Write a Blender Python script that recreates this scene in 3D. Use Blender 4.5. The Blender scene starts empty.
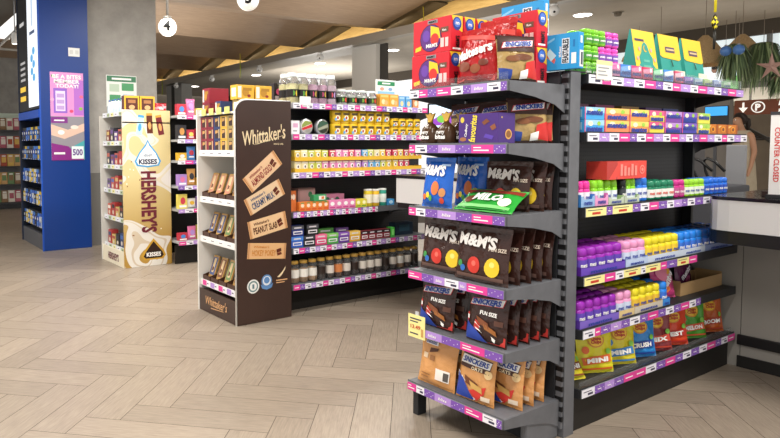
import bpy, math, random
from mathutils import Matrix, Vector, Euler
R = math.radians
rnd = random.Random(7)
scn = bpy.context.scene
COL = scn.collection
ORD = ('first second third fourth fifth sixth seventh eighth ninth tenth eleventh twelfth thirteenth fourteenth fifteenth '
       'sixteenth seventeenth eighteenth nineteenth twentieth').split()

# ------------------------------------------------------------------ materials
def lin(h):
    h = h.lstrip('#')
    out = []
    for i in (0, 2, 4):
        c = int(h[i:i+2], 16) / 255
        out.append(c / 12.92 if c <= .04045 else ((c + .055) / 1.055) ** 2.4)
    return out
MATS = {}
def C(h, rough=.42, metal=0., em=0., trans=0., bump=0.):
    """printed board or plastic of one colour, with a faint procedural unevenness"""
    key = (h, rough, metal, em, trans, bump)
    if key in MATS: return MATS[key]
    m = bpy.data.materials.new('print_' + h.strip('#')); m.use_nodes = True
    nt = m.node_tree; b = nt.nodes['Principled BSDF']
    c = lin(h)
    b.inputs['Base Color'].default_value = (*c, 1)
    b.inputs['Roughness'].default_value = rough
    b.inputs['Metallic'].default_value = metal
    b.inputs['Specular IOR Level'].default_value = .35
    if trans:
        b.inputs['Transmission Weight'].default_value = trans
        b.inputs['IOR'].default_value = 1.12
    if em:
        b.inputs['Emission Color'].default_value = (*c, 1); b.inputs['Emission Strength'].default_value = em
    if bump:
        t = nt.nodes.new('ShaderNodeTexCoord'); n = nt.nodes.new('ShaderNodeTexNoise'); n.inputs['Scale'].default_value = 26
        n.inputs['Detail'].default_value = 3
        bp = nt.nodes.new('ShaderNodeBump'); bp.inputs['Strength'].default_value = bump; bp.inputs['Distance'].default_value = .02
        nt.links.new(t.outputs['Object'], n.inputs['Vector']); nt.links.new(n.outputs['Fac'], bp.inputs['Height'])
        nt.links.new(bp.outputs['Normal'], b.inputs['Normal'])
    MATS[key] = m
    return m
def F(h): return C(h, .2, bump=.4)          # glossy wrapper film
def noise_mat(name, c1, c2, scale, rough, stretch=(1, 1, 1), bump=0., coord='Object', island=False, detail=4):
    m = bpy.data.materials.new(name); m.use_nodes = True
    nt = m.node_tree; b = nt.nodes['Principled BSDF']; L = nt.links.new
    t = nt.nodes.new('ShaderNodeTexCoord'); mp = nt.nodes.new('ShaderNodeMapping'); mp.inputs['Scale'].default_value = stretch
    n = nt.nodes.new('ShaderNodeTexNoise'); n.inputs['Scale'].default_value = scale; n.inputs['Detail'].default_value = detail
    n.inputs['Roughness'].default_value = .65
    r = nt.nodes.new('ShaderNodeValToRGB')
    r.color_ramp.elements[0].position = .3; r.color_ramp.elements[1].position = .72
    r.color_ramp.elements[0].color = (*lin(c1), 1); r.color_ramp.elements[1].color = (*lin(c2), 1)
    L(t.outputs[coord], mp.inputs['Vector']); L(mp.outputs['Vector'], n.inputs['Vector']); L(n.outputs['Fac'], r.inputs['Fac'])
    src = r.outputs['Color']
    if island:
        g = nt.nodes.new('ShaderNodeNewGeometry'); mr = nt.nodes.new('ShaderNodeMapRange')
        mr.inputs['To Min'].default_value = .9; mr.inputs['To Max'].default_value = 1.08
        hs = nt.nodes.new('ShaderNodeHueSaturation')
        L(g.outputs['Random Per Island'], mr.inputs['Value']); L(mr.outputs['Result'], hs.inputs['Value']); L(src, hs.inputs['Color'])
        src = hs.outputs['Color']
    L(src, b.inputs['Base Color']); b.inputs['Roughness'].default_value = rough
    if bump:
        bp = nt.nodes.new('ShaderNodeBump'); bp.inputs['Strength'].default_value = bump; bp.inputs['Distance'].default_value = .01
        L(n.outputs['Fac'], bp.inputs['Height']); L(bp.outputs['Normal'], b.inputs['Normal'])
    return m
M_FLOOR = noise_mat('floor_plank_tile', '#83776a', '#a09383', 6, .36, (1.2, 16, 1), .05, 'UV', True)
M_GROUT = C('#4a4139', .9)
M_CEILW = noise_mat('ceiling_wood', '#8c7560', '#a58d74', 5, .55, (.6, 9, 3), .03)
M_GOLDW = noise_mat('fascia_wood', '#b39258', '#d2b274', 4, .5, (3, .7, 6))
M_CONC = noise_mat('concrete', '#8f8d88', '#a8a59f', 3, .85, (1, 1, 1), .1)
M_CEIL = noise_mat('ceiling_board', '#a89f92', '#b2a99b', 2, .9)
M_WALL = noise_mat('wall_paint', '#a79c8d', '#b3a898', 2, .9)
M_RACK = noise_mat('rack_metal', '#595b60', '#66686d', 9, .45)
M_RACKD = C('#26272a', .5)
M_PERF = None
def perf_mat():
    """black perforated steel: a grid of small round holes"""
    m = bpy.data.materials.new('perforated_steel'); m.use_nodes = True
    nt = m.node_tree; b = nt.nodes['Principled BSDF']; L = nt.links.new
    t = nt.nodes.new('ShaderNodeTexCoord'); mp = nt.nodes.new('ShaderNodeMapping'); mp.inputs['Scale'].default_value = (40, 40, 40)
    fr = nt.nodes.new('ShaderNodeVectorMath'); fr.operation = 'FRACTION'
    sb = nt.nodes.new('ShaderNodeVectorMath'); sb.operation = 'SUBTRACT'; sb.inputs[1].default_value = (.5, 0, .5)
    ml = nt.nodes.new('ShaderNodeVectorMath'); ml.operation = 'MULTIPLY'; ml.inputs[1].default_value = (1, 0, 1)
    ln = nt.nodes.new('ShaderNodeVectorMath'); ln.operation = 'LENGTH'
    lt = nt.nodes.new('ShaderNodeMath'); lt.operation = 'LESS_THAN'; lt.inputs[1].default_value = .2
    mx = nt.nodes.new('ShaderNodeMix'); mx.data_type = 'RGBA'
    mx.inputs[6].default_value = (*lin('#2b2b2e'), 1); mx.inputs[7].default_value = (*lin('#050505'), 1)
    L(t.outputs['Object'], mp.inputs['Vector']); L(mp.outputs['Vector'], fr.inputs[0]); L(fr.outputs[0], sb.inputs[0])
    L(sb.outputs[0], ml.inputs[0]); L(ml.outputs[0], ln.inputs[0]); L(ln.outputs['Value'], lt.inputs[0])
    L(lt.outputs[0], mx.inputs[0]); L(mx.outputs[2], b.inputs['Base Color']); b.inputs['Roughness'].default_value = .5
    return m
M_PERF = perf_mat()
def gold_swirl_mat():
    """cream and gold print with white milk ribbons"""
    m = bpy.data.materials.new('cream_gold_print'); m.use_nodes = True
    nt = m.node_tree; b = nt.nodes['Principled BSDF']; L = nt.links.new
    t = nt.nodes.new('ShaderNodeTexCoord'); n = nt.nodes.new('ShaderNodeTexNoise')
    n.inputs['Scale'].default_value = 1.6; n.inputs['Detail'].default_value = .5; n.inputs['Distortion'].default_value = 1.1
    r = nt.nodes.new('ShaderNodeValToRGB'); r.color_ramp.interpolation = 'CONSTANT'
    e = r.color_ramp.elements
    e[0].color = (0, 0, 0, 1); e[0].position = 0; e[1].color = (1, 1, 1, 1); e[1].position = .46
    for p, c in ((.49, .55), (.505, 1.), (.57, 0.), (.66, .35)):
        x = e.new(p); x.color = (c, c, c, 1)
    sx = nt.nodes.new('ShaderNodeSeparateXYZ'); g = nt.nodes.new('ShaderNodeValToRGB'); mx = nt.nodes.new('ShaderNodeMix'); mx.data_type = 'RGBA'
    g.color_ramp.elements[0].color = (*lin('#b08a3c'), 1); g.color_ramp.elements[0].position = .12
    g.color_ramp.elements[1].color = (*lin('#d9c893'), 1); g.color_ramp.elements[1].position = .6
    mr = nt.nodes.new('ShaderNodeMapRange'); mr.inputs['From Max'].default_value = 2.03
    L(t.outputs['Object'], n.inputs['Vector']); L(n.outputs['Fac'], r.inputs['Fac']); L(t.outputs['Object'], sx.inputs[0])
    L(sx.outputs['Z'], mr.inputs['Value']); L(mr.outputs['Result'], g.inputs['Fac'])
    L(r.outputs['Color'], mx.inputs[0]); L(g.outputs['Color'], mx.inputs[6]); mx.inputs[7].default_value = (*lin('#dedad2'), 1)
    L(mx.outputs[2], b.inputs['Base Color']); b.inputs['Roughness'].default_value = .4
    return m
M_SWIRL = gold_swirl_mat()
M_GLASS = C('#ffffff', .03, trans=.93)
M_ACRYL = C('#f4f8fa', .04, trans=.96)
WHITE, BLACK = C('#f2f1ee'), C('#131314')

# ------------------------------------------------------------------ mesh building
TX = {}
def text2d(s, bold=0., shear=0., fine=False):
    key = (s, bold, shear, fine)
    if key in TX: return TX[key]
    cu = bpy.data.curves.new('lettering', 'FONT'); cu.body = s; cu.size = 1; cu.resolution_u = 2; cu.fill_mode = 'FRONT'
    cu.offset = bold; cu.shear = shear
    o = bpy.data.objects.new('lettering', cu); COL.objects.link(o)
    dg = bpy.context.evaluated_depsgraph_get(); me = o.evaluated_get(dg).to_mesh()
    v = [(p.co.x, p.co.y) for p in me.vertices]; f = [tuple(p.vertices) for p in me.polygons]
    o.evaluated_get(dg).to_mesh_clear(); bpy.data.objects.remove(o); bpy.data.curves.remove(cu)
    if fine and v:
        import bmesh
        bm = bmesh.new(); vs = [bm.verts.new((a, b, 0)) for a, b in v]
        for q in f:
            try: bm.faces.new([vs[i] for i in q])
            except ValueError: pass
        for _ in range(4):
            bmesh.ops.triangulate(bm, faces=bm.faces[:])
            le = [e for e in bm.edges if e.calc_length() > .17]
            if not le: break
            bmesh.ops.subdivide_edges(bm, edges=le, cuts=1)
        bmesh.ops.triangulate(bm, faces=bm.faces[:])
        bm.verts.index_update()
        v = [(p.co.x, p.co.y) for p in bm.verts]; f = [tuple(p.index for p in q.verts) for q in bm.faces]; bm.free()
    if v:
        x0 = min(a for a, _ in v); x1 = max(a for a, _ in v)
        k = 1 / .69
        v = [((a - (x0 + x1) / 2) * k, b * k - .5) for a, b in v]
        w = (x1 - x0) * k
    else: w = 0
    TX[key] = (v, f, w)
    return TX[key]

class MB:
    """collects shapes and builds one mesh"""
    def __init__(s): s.v = []; s.f = []; s.m = []; s.sm = []; s.uv = None; s.mats = []
    def mi(s, m):
        if m not in s.mats: s.mats.append(m)
        return s.mats.index(m)
    def add(s, vs, fs, m, smooth=False):
        b = len(s.v); s.v += [tuple(v) for v in vs]; k = s.mi(m)
        for f in fs: s.f.append(tuple(b + i for i in f)); s.m.append(k); s.sm.append(smooth)
        return s
    def box(s, x0, x1, y0, y1, z0, z1, m, c=0.):
        if c <= 0:
            vs = [(x, y, z) for z in (z0, z1) for y in (y0, y1) for x in (x0, x1)]
            return s.add(vs, [(0, 2, 3, 1), (4, 5, 7, 6), (0, 1, 5, 4), (2, 6, 7, 3), (0, 4, 6, 2), (1, 3, 7, 5)], m)
        c = min(c, (x1-x0)/2.2, (y1-y0)/2.2, (z1-z0)/2.2)
        import bmesh
        bm = bmesh.new(); bmesh.ops.create_cube(bm, size=1)
        for v in bm.verts: v.co = ((x0+x1)/2 + v.co.x*(x1-x0), (y0+y1)/2 + v.co.y*(y1-y0), (z0+z1)/2 + v.co.z*(z1-z0))
        bmesh.ops.bevel(bm, geom=list(bm.edges), offset=c, segments=2, affect='EDGES', profile=.6)
        bm.verts.index_update()
        s.add([v.co[:] for v in bm.verts], [[v.index for v in f.verts] for f in bm.faces], m); bm.free(); return s
    def prism(s, pts, axis, a0, a1, m):
        """polygon pts extruded along axis 'x','y' or 'z'"""
        n = len(pts)
        def P(p, a): return {'x': (a, p[0], p[1]), 'y': (p[0], a, p[1]), 'z': (p[0], p[1], a)}[axis]
        vs = [P(p, a0) for p in pts] + [P(p, a1) for p in pts]
        fs = [tuple(range(n))[::-1], tuple(range(n, 2*n))] + [(i, (i+1) % n, n+(i+1) % n, n+i) for i in range(n)]
        return s.add(vs, fs, m)
    def lathe(s, prof, m, n=16, sx=1., sy=1., o=(0, 0, 0), sq=2., smooth=True):
        """profile of (radius, z); sq > 2 squares the section"""
        vs = []
        for r, z in prof:
            for i in range(n):
                a = 2*math.pi*i/n; ca, sa = math.cos(a), math.sin(a)
                k = (abs(ca)**sq + abs(sa)**sq) ** (-1/sq)
                vs.append((o[0]+r*sx*ca*k, o[1]+r*sy*sa*k, o[2]+z))
        fs = [(j*n+i, j*n+(i+1) % n, (j+1)*n+(i+1) % n, (j+1)*n+i) for j in range(len(prof)-1) for i in range(n)]
        fs += [tuple(range(n))[::-1], tuple((len(prof)-1)*n+i for i in range(n))]
        return s.add(vs, fs, m, smooth)
    def tube(s, pts, r, m, n=8):
        pts = [Vector(p) for p in pts]; vs = []
        up0 = Vector((.13, .27, .95))
        for i, p in enumerate(pts):
            d = (pts[min(i+1, len(pts)-1)] - pts[max(i-1, 0)]).normalized()
            a = d.cross(up0); a = (a if a.length > .05 else d.cross(Vector((1, 0, 0)))).normalized(); b = d.cross(a)
            rr = r[i] if isinstance(r, (list, tuple)) else r
            for k in range(n):
                t = 2*math.pi*k/n; vs.append(p + a*rr*math.cos(t) + b*rr*math.sin(t))
        fs = [(j*n+i, j*n+(i+1) % n, (j+1)*n+(i+1) % n, (j+1)*n+i) for j in range(len(pts)-1) for i in range(n)]
        fs += [tuple(range(n))[::-1], tuple((len(pts)-1)*n+i for i in range(n))]
        return s.add(vs, fs, m, True)
    def ball(s, c, r, m, n=20, k=12, sz=1.):
        pr = [(max(r*math.sin(math.pi*j/k), 1e-4), -r*sz*math.cos(math.pi*j/k)) for j in range(k+1)]
        return s.lathe(pr, m, n, o=c)
    def tf(s, M):
        s.v = [tuple(M @ Vector(v)) for v in s.v]; return s
    # ---- printing: fn maps (u, v, lift) in metres on the face to a point
    def pr_poly(s, fn, pts, m, lv=1, sub=1):
        if len(pts) == 4 and sub > 1:
            a, b, c, d = [Vector(p) for p in pts]; vs = []
            for j in range(sub+1):
                for i in range(sub+1):
                    p = a.lerp(b, i/sub).lerp(d.lerp(c, i/sub), j/sub); vs.append(fn(p.x, p.y, lv))
            return s.add(vs, [(j*(sub+1)+i, j*(sub+1)+i+1, (j+1)*(sub+1)+i+1, (j+1)*(sub+1)+i) for j in range(sub) for i in range(sub)], m, True)
        return s.add([fn(u, v, lv) for u, v in pts], [tuple(range(len(pts)))], m)
    def pr_rect(s, fn, u0, v0, u1, v1, m, lv=1, sub=1): return s.pr_poly(fn, [(u0, v0), (u1, v0), (u1, v1), (u0, v1)], m, lv, sub)
    def pr_ell(s, fn, u, v, ru, rv, m, lv=1, n=16):
        vs = [fn(u, v, lv)]
        for q in (.5, 1):
            vs += [fn(u+ru*q*math.cos(2*math.pi*i/n), v+rv*q*math.sin(2*math.pi*i/n), lv) for i in range(n)]
        fs = [(0, 1+i, 1+(i+1) % n) for i in range(n)] + [(1+i, 1+n+i, 1+n+(i+1) % n, 1+(i+1) % n) for i in range(n)]
        return s.add(vs, fs, m, True)
    def pr_text(s, fn, t, u, v, h, m, w=None, lv=4, rot=0., bold=.02, shear=0., fine=False):
        vv, ff, tw = text2d(t, bold, shear, fine)
        if not vv: return s
        kx = h if w is None else w / tw
        ca, sa = math.cos(R(rot)), math.sin(R(rot)); out = []
        for a, b in vv:
            a2, b2 = a*kx, b*h
            out.append(fn(u + a2*ca - b2*sa, v + a2*sa + b2*ca, lv))
        return s.add(out, ff, m)
    def mesh(s, name):
        me = bpy.data.meshes.new(name); me.from_pydata(s.v, [], s.f)
        for m in s.mats: me.materials.append(m)
        me.polygons.foreach_set('material_index', s.m); me.polygons.foreach_set('use_smooth', s.sm)
        me.update()
        return me

LIFT = .0007
def face_fn(w, d, h, face):
    """maps (u, v) metres, origin at the face's centre, to a box standing on z = 0"""
    if face == 'F': return lambda u, v, l: (u, -d/2 - LIFT*l, h/2 + v)
    if face == 'L': return lambda u, v, l: (-w/2 - LIFT*l, -u, h/2 + v)
    if face == 'R': return lambda u, v, l: (w/2 + LIFT*l, u, h/2 + v)
    if face == 'B': return lambda u, v, l: (-u, d/2 + LIFT*l, h/2 + v)
    return lambda u, v, l: (u, v, h + LIFT*l)
def do_prints(mb, fn, w, h, ops, sub=1):
    """ops in fractions of the face, origin at its centre: u -0.5..0.5, v -0.5..0.5"""
    for op in ops:
        k = op[0]
        if k == 'r': mb.pr_rect(fn, op[1]*w, op[2]*h, op[3]*w, op[4]*h, op[5], op[6] if len(op) > 6 else 1, sub)
        elif k == 'q': mb.pr_poly(fn, [(a*w, b*h) for a, b in op[1]], op[2], op[3] if len(op) > 3 else 1, sub if len(op[1]) == 4 else 1)
        elif k == 'e': mb.pr_ell(fn, op[1]*w, op[2]*h, op[3]*w, op[4]*h, op[5], op[6] if len(op) > 6 else 2)
        elif k == 't':
            kw = dict(op[6]) if len(op) > 6 else {}
            ww = op[5]
            rot = kw.get('rot', 0)
            ref = (h if abs(rot) in (90,) else w)
            hh = op[4] * (w if abs(rot) in (90,) else h)
            mb.pr_text(fn, op[1], op[2]*w, op[3]*h, hh, kw.pop('m'), ww*ref if ww else None, kw.pop('lv', 4) + (2 if sub > 1 else 0), fine=sub > 1, **kw)
def T(s, u, v, h, w, m, **k): return ('t', s, u, v, h, w, dict(k, m=m))

# ------------------------------------------------------------------ objects
def link(name, me, parent=None, loc=(0, 0, 0), rot=(0, 0, 0)):
    o = bpy.data.objects.new(name, me); COL.objects.link(o); o.location = loc; o.rotation_euler = rot
    if parent: o.parent = parent
    return o
def tag(o, label, cat, group=None, kind=None):
    if label: o['label'] = label
    if cat: o['category'] = cat
    if group: o['group'] = group
    if kind: o['kind'] = kind
    return o
def struct(name, mb):
    o = link(name, mb.mesh(name)); o['kind'] = 'structure'; return o
def thing(name, label, cat, loc=(0, 0, 0), rz=0., group=None):
    o = bpy.data.objects.new(name, None); COL.objects.link(o); o.empty_display_size = .05
    o.location = loc; o.rotation_euler = (0, 0, rz)
    return tag(o, label, cat, group)
def part(name, mb, parent, label=None):
    o = link(name, mb.mesh(name), parent)
    if label: o['label'] = label
    return o
class Proto:
    """one kind of goods: parts = [(part name, mesh, [(sub-part name, mesh)])]; part name None = a single mesh"""
    def __init__(s, name, cat, parts): s.name = name; s.cat = cat; s.parts = parts
    def put(s, label, group, x, y, z, rz=0., tx=0., ty=0., settle=True):
        rot = Euler((R(tx), R(ty), R(rz)))
        if settle and (tx or ty):
            M = rot.to_matrix(); lo = min((M @ v.co).z for p in s.parts for v in p[1].vertices); z = z - lo
        z += .0012
        if s.parts[0][0] is None: root = link(s.name, s.parts[0][1])
        else:
            root = bpy.data.objects.new(s.name, None); COL.objects.link(root); root.empty_display_size = .03
            for p in s.parts:
                o = link(p[0], p[1], root)
                for q in (p[2] if len(p) > 2 else []): link(q[0], q[1], o)
        root.location = (x, y, z); root.rotation_euler = rot
        return tag(root, label, s.cat, group)
def row(pr, spots, z, fmt, group, rz=0., tx=0., start=0, jit=0.):
    for i, p in enumerate(spots):
        x, y = p[0], p[1]
        a = p[2] if len(p) > 2 else 0.
        zz = p[3] if len(p) > 3 else z
        q = pr[i % len(pr)] if isinstance(pr, list) else pr
        q.put(fmt.replace('{o}', ORD[start+i]), group, x, y, zz, rz + a + (rnd.uniform(-jit, jit) if jit else 0), tx)

def carton(name, cat, w, d, h, col, ops=None, c=.0012, lab=None):
    """printed board box; ops = {face: [prints]}"""
    mb = MB().box(-w/2, w/2, -d/2, d/2, 0, h, col, c)
    for f, o in (ops or {}).items():
        fn = face_fn(w, d, h, f)
        fw, fh = {'F': (w, h), 'B': (w, h), 'L': (d, h), 'R': (d, h), 'T': (w, d)}[f]
        do_prints(mb, fn, fw, fh, o)
    return Proto(name, cat, [(None, mb.mesh(name))])
def pouch(name, cat, w, h, d, col, ops, seal=None, fat=.35, topw=1., hole=False, wr=.004, seed=1):
    """filled flexible bag with crimped seals: bulging body, top seal, bottom seal"""
    rr = random.Random(seed); ph = [rr.uniform(0, 6.28) for _ in range(6)]
    def depth(u, v, k=1.):                     # u -1..1, v 0..1 up the body
        u = max(-1, min(1, u)); v = max(0, min(1, v))
        su = (1 - abs(u)**2.6) ** .62
        tv = max(0., math.sin(math.pi * min(1, v**(.75)*.94 + .06 - .06*v))) ** .55 * (1 - .25*v)
        wv = 1.1*wr*(math.sin(7*u+ph[0]+3*v)*math.sin(5*v+ph[1]) + .7*math.sin(13*u*(.4+v)+ph[2])*math.sin(11*v+ph[3]))
        return d/2*su*tv + k*wv*su*min(1, 6*v)*min(1, 6*(1-v))
    z0, z1 = h*.055, h*.915
    def half(v): return w/2*(1 - .05*math.sin(math.pi*v)) * (1 + (topw-1)*v)
    nu, nv = 16, 18
    b = MB(); vs = []; n1 = (nu+1)*(nv+1)
    for sgn in (-1, 1):
        for j in range(nv+1):
            for i in range(nu+1):
                u = -1 + 2*i/nu; v = j/nv
                vs.append((u*half(v), sgn*depth(u, v), z0+(z1-z0)*v))
    fs = []
    for j in range(nv):
        for i in range(nu):
            a = j*(nu+1)+i
            fs.append((a, a+1, a+nu+2, a+nu+1)); fs.append((n1+a, n1+a+nu+1, n1+a+nu+2, n1+a+1))
    b.add(vs, fs, col, True)
    W, H = w, h
    def fn(u, v, l):
        zz = v + H/2; vv = (zz - z0)/(z1 - z0); hw = half(max(0, min(1, vv)))
        vc = max(0, min(1, vv))
        return (u, -depth(u/hw, vc, .5) - .0012 - wr*.45 - .0009*l, zz)
    do_prints(b, fn, W*.96, H, ops, 6)
    def seal_mb(za, zb, hw, n=14):
        s = MB(); vs = []
        for sg in (-1, 1):
            for k in (0, 1):
                for i in range(n+1):
                    x = -hw + 2*hw*i/n
                    vs.append((x, sg*.0016 + .0012*math.sin(i*2.1+ph[4]) , (za, zb)[k] + (.002*abs(math.sin(i*1.7+ph[5])) if k == (0 if za < h*.3 else 1) else 0)))
        m = n+1; f = []
        for i in range(n):
            f += [(i, i+1, m+i+1, m+i), (2*m+i, 3*m+i, 3*m+i+1, 2*m+i+1), (m+i, m+i+1, 3*m+i+1, 3*m+i), (i, 2*m+i, 2*m+i+1, i+1)]
        f += [(0, m, 3*m, 2*m), (n, 2*m+n, 3*m+n, m+n)]
        return s.add(vs, f, seal or col)
    t = seal_mb(z1-.002, h, half(1))
    if hole: t.pr_ell(lambda u, v, l: (u, -.0034, h*.957+v), 0, 0, w*.07, h*.012, C('#8f1018'))
    bt = seal_mb(0, z0+.002, half(0))
    return Proto(name, cat, [('bag_body', b.mesh('bag_body')), ('top_seal', t.mesh('top_seal')), ('bottom_seal', bt.mesh('bottom_seal'))])
def gum_bottle(col, cap, lab, r=.026, h=.085, txt=None, tcol=None):
    """squat plastic chewing-gum bottle: body, domed flip cap, wrap label"""
    b = MB().lathe([(r*.8, 0), (r*.97, .004), (r, .012), (r, h*.62), (r*.9, h*.68)], col, 14, sq=3)
    c = MB().lathe([(r*.9, h*.68), (r*.97, h*.7), (r*.97, h*.88), (r*.88, h*.96), (r*.62, h)], cap, 14, sq=2.6)
    l = MB().lathe([(r*1.012, h*.14), (r*1.012, h*.56)], lab, 14, sq=3)
    l.f = l.f[:-2]; l.m = l.m[:-2]; l.sm = l.sm[:-2]
    if txt:
        fn = lambda u, v, q: (u, -math.sqrt(max(1e-6, 1-(abs(u)/(r*1.05))**3))*r*1.05 - .0012, h*.36+v)
        l.pr_text(fn, txt, 0, 0, h*.15, tcol or WHITE, r*1.5, bold=.03, lv=2)
    return Proto('gum_bottle', 'gum bottle', [('bottle_body', b.mesh('bottle_body')), ('cap', c.mesh('cap')), ('label_band', l.mesh('label_band'))])
def jar(name, cat, r, h, lidc, fill, labc, glass=True, band=(.3, .62), sticker=None, sq=2.):
    g = MB().lathe([(r*.9, 0), (r, .006), (r, h*.76), (r*.78, h*.85), (r*.78, h*.87)], M_GLASS if glass else labc, 18, sq=sq)
    f = MB().lathe([(r*.86, .006), (r*.93, .012), (r*.93, h*.62), (r*.6, h*.66)], fill, 14, sq=sq)
    c = MB().lathe([(r*.84, h*.865), (r*.86, h*.88), (r*.86, h*.98), (r*.8, h)], lidc, 18)
    l = MB().lathe([(r*1.015, h*band[0]), (r*1.015, h*band[1])], labc, 18, sq=sq)
    l.f = l.f[:-2]; l.m = l.m[:-2]; l.sm = l.sm[:-2]
    if sticker:
        fn = lambda u, v, q: (u, -math.sqrt(max(1e-6, 1-(u/(r*1.04))**2))*r*1.04 - .0008*q, h*(band[0]+band[1])/2+v)
        l.pr_ell(fn, sticker[0]*r, 0, r*.4, h*(band[1]-band[0])*.42, sticker[1], 1)
        if len(sticker) > 2: l.pr_ell(fn, -sticker[0]*r, 0, r*.35, h*(band[1]-band[0])*.36, sticker[2], 1)
    return Proto(name, cat, [('jar_glass', g.mesh('jar_glass')), ('filling', f.mesh('filling')), ('lid', c.mesh('lid')), ('label_band', l.mesh('label_band'))])

# price strips: a run of tickets and printed offers in one strip
PK, PU, LV, TK, YL = C('#dd3f96'), C('#7c53ae'), C('#b38ed6'), C('#eceaf2'), C('#efe79a')
INK = C('#3a3550')
def price_strip(length, hgt, seq, big=False, tilt=.012):
    """strip along +x, face to -y, leaning back a little"""
    mb = MB(); n = len(seq); x = 0.
    mb.box(0, length, .0015, .006, 0, hgt, C('#8d8f95'))
    fn = lambda u, v, l: (u, .0015 - LIFT*l, v)
    tot = sum(s[1] for s in seq)
    for kind, wd in seq:
        w = length*wd/tot; m = {'k': PK, 'u': PU, 'l': LV, 't': TK, 'y': YL}[kind]
        mb.pr_rect(fn, x+.0005, .001, x+w-.0005, hgt-.001, m, 1)
        if kind == 't':
            mb.pr_rect(fn, x+w*.12, hgt*.62, x+w*.75, hgt*.72, INK, 2)
            mb.pr_rect(fn, x+w*.45, hgt*.2, x+w*.85, hgt*.46, INK, 2)
        elif kind == 'y':
            mb.pr_rect(fn, x+w*.08, hgt*.7, x+w*.8, hgt*.78, INK, 2); mb.pr_rect(fn, x+w*.3, hgt*.22, x+w*.7, hgt*.5, C('#c83a2a'), 2)
        elif kind == 'k':
            if big:
                mb.pr_rect(fn, x+w*.1, hgt*.6, x+w*.45, hgt*.72, WHITE, 2); mb.pr_rect(fn, x+w*.1, hgt*.28, x+w*.8, hgt*.42, WHITE, 2)
            else: mb.pr_rect(fn, x+w*.15, hgt*.4, x+w*.8, hgt*.55, WHITE, 2)
        elif kind in 'ul':
            if big and kind == 'l': mb.pr_text(fn, 'bliss', x+w/2, hgt*.5, hgt*.34, WHITE, min(w*.55, .06), shear=.2)
            else:
                for q in range(5): mb.pr_ell(fn, x+w*(.1+.19*q), hgt*(.3+.45*((q*7) % 3)/2), hgt*.06, hgt*.06, WHITE, 2, 6)
                if not big: mb.pr_rect(fn, x+w*.3, hgt*.42, x+w*.65, hgt*.54, WHITE, 2)
        x += w
    return mb
def rack_shelf(rack, L, D, z, strip, th=.034, lip=.05, bracket=True, x0=0., m=None, strip_label=None, slope=0.):
    """shelf along +x from x0, front edge at y = 0, top at z; children price_strip and brackets"""
    m = m or M_RACK
    mb = MB().box(x0, x0+L, .012, D, z-th, z, m, .002).box(x0, x0+L, .0075, .012, z-lip, z+.004, m)
    s = part('shelf', mb, rack)
    if strip:
        st = strip.tf(Matrix.Translation((x0+.004, 0, z-lip+.001)))
        part('price_strip', st, s)
    if bracket:
        for bx in (x0-.004, x0+L):
            p = MB().prism([(.012, z-lip), (D*.45, z-lip*1.45), (D*.8, z-lip*2.1), (D, z-lip*3.0), (D, z-.002), (.012, z-.002)], 'x', bx, bx+.004, m)
            part('bracket', p, s)
    return s

# ------------------------------------------------------------------ camera
FPX, PIT, YAW, ROL, CX, CY, EYE = 631.67, R(3.166), R(56.384), R(-.231), 283.84, 181.69, 1.55
fw = Vector((math.cos(YAW)*math.cos(PIT), math.sin(YAW)*math.cos(PIT), -math.sin(PIT)))
rt = Vector((math.sin(YAW), -math.cos(YAW), 0)); upv = rt.cross(fw)
r2 = rt*math.cos(ROL) + upv*math.sin(ROL); u2 = upv*math.cos(ROL) - rt*math.sin(ROL)
cam = bpy.data.cameras.new('camera'); co = bpy.data.objects.new('camera', cam); COL.objects.link(co)
co.matrix_world = Matrix(((r2.x, u2.x, -fw.x, 0), (r2.y, u2.y, -fw.y, 0), (r2.z, u2.z, -fw.z, EYE), (0, 0, 0, 1)))
cam.sensor_fit = 'HORIZONTAL'; cam.sensor_width = 36; cam.lens = FPX/780*36
cam.shift_x = (390-CX)/780; cam.shift_y = -(219-CY)/780; cam.clip_start = .05; cam.clip_end = 200
scn.camera = co

# ------------------------------------------------------------------ setting
def build_floor():
    W, Lp, g = .2165, .866, .0016; u0, v0 = 4.13, .10; q = math.sqrt(.5)
    mb = MB(); uvs = []
    def inside(x, y):
        return -1.5 < x < 17 and -1.2 < y < 26 and (x*.553+y*.832) > .6 and not (x > 6.5 and y > 13) and not (y > 9 and x > 7.5 - (y-9)*.0)
    for j in range(-16, 17):
        for k in range(-90, 91):
            for H in (0, 1):
                if H: a = (u0-W, u0, v0, v0+Lp)
                else: a = (u0-Lp, u0, v0-W, v0)
                s = (-k*W + j*Lp, k*W + j*Lp)
                ua, ub, va, vb = a[0]+s[0]+g, a[1]+s[0]-g, a[2]+s[1]+g, a[3]+s[1]-g
                cu, cv = (ua+ub)/2, (va+vb)/2
                if not inside(cu*q - cv*q, cu*q + cv*q): continue
                mb.add([(u*q - v*q, u*q + v*q, 0) for u, v in ((ua, va), (ub, va), (ub, vb), (ua, vb))], [(0, 1, 2, 3)], M_FLOOR)
                o = rnd.random()*50
                uvs += [(o, o), (o, o+W), (o+Lp, o+W), (o+Lp, o)] if H else [(o, o), (o+Lp, o), (o+Lp, o+W), (o, o+W)]
                if H: uvs[-4:] = [(o, o+W), (o, o), (o+Lp, o), (o+Lp, o+W)]
    n = len(uvs)
    mb.add([(-3, -3, -.003), (20, -3, -.003), (20, 30, -.003), (-3, 30, -.003)], [(0, 1, 2, 3)], M_GROUT)
    o = struct('floor', mb); ul = o.data.uv_layers.new(name='UVMap')
    for i, uv in enumerate(uvs): ul.data[i].uv = uv
build_floor()

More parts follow.
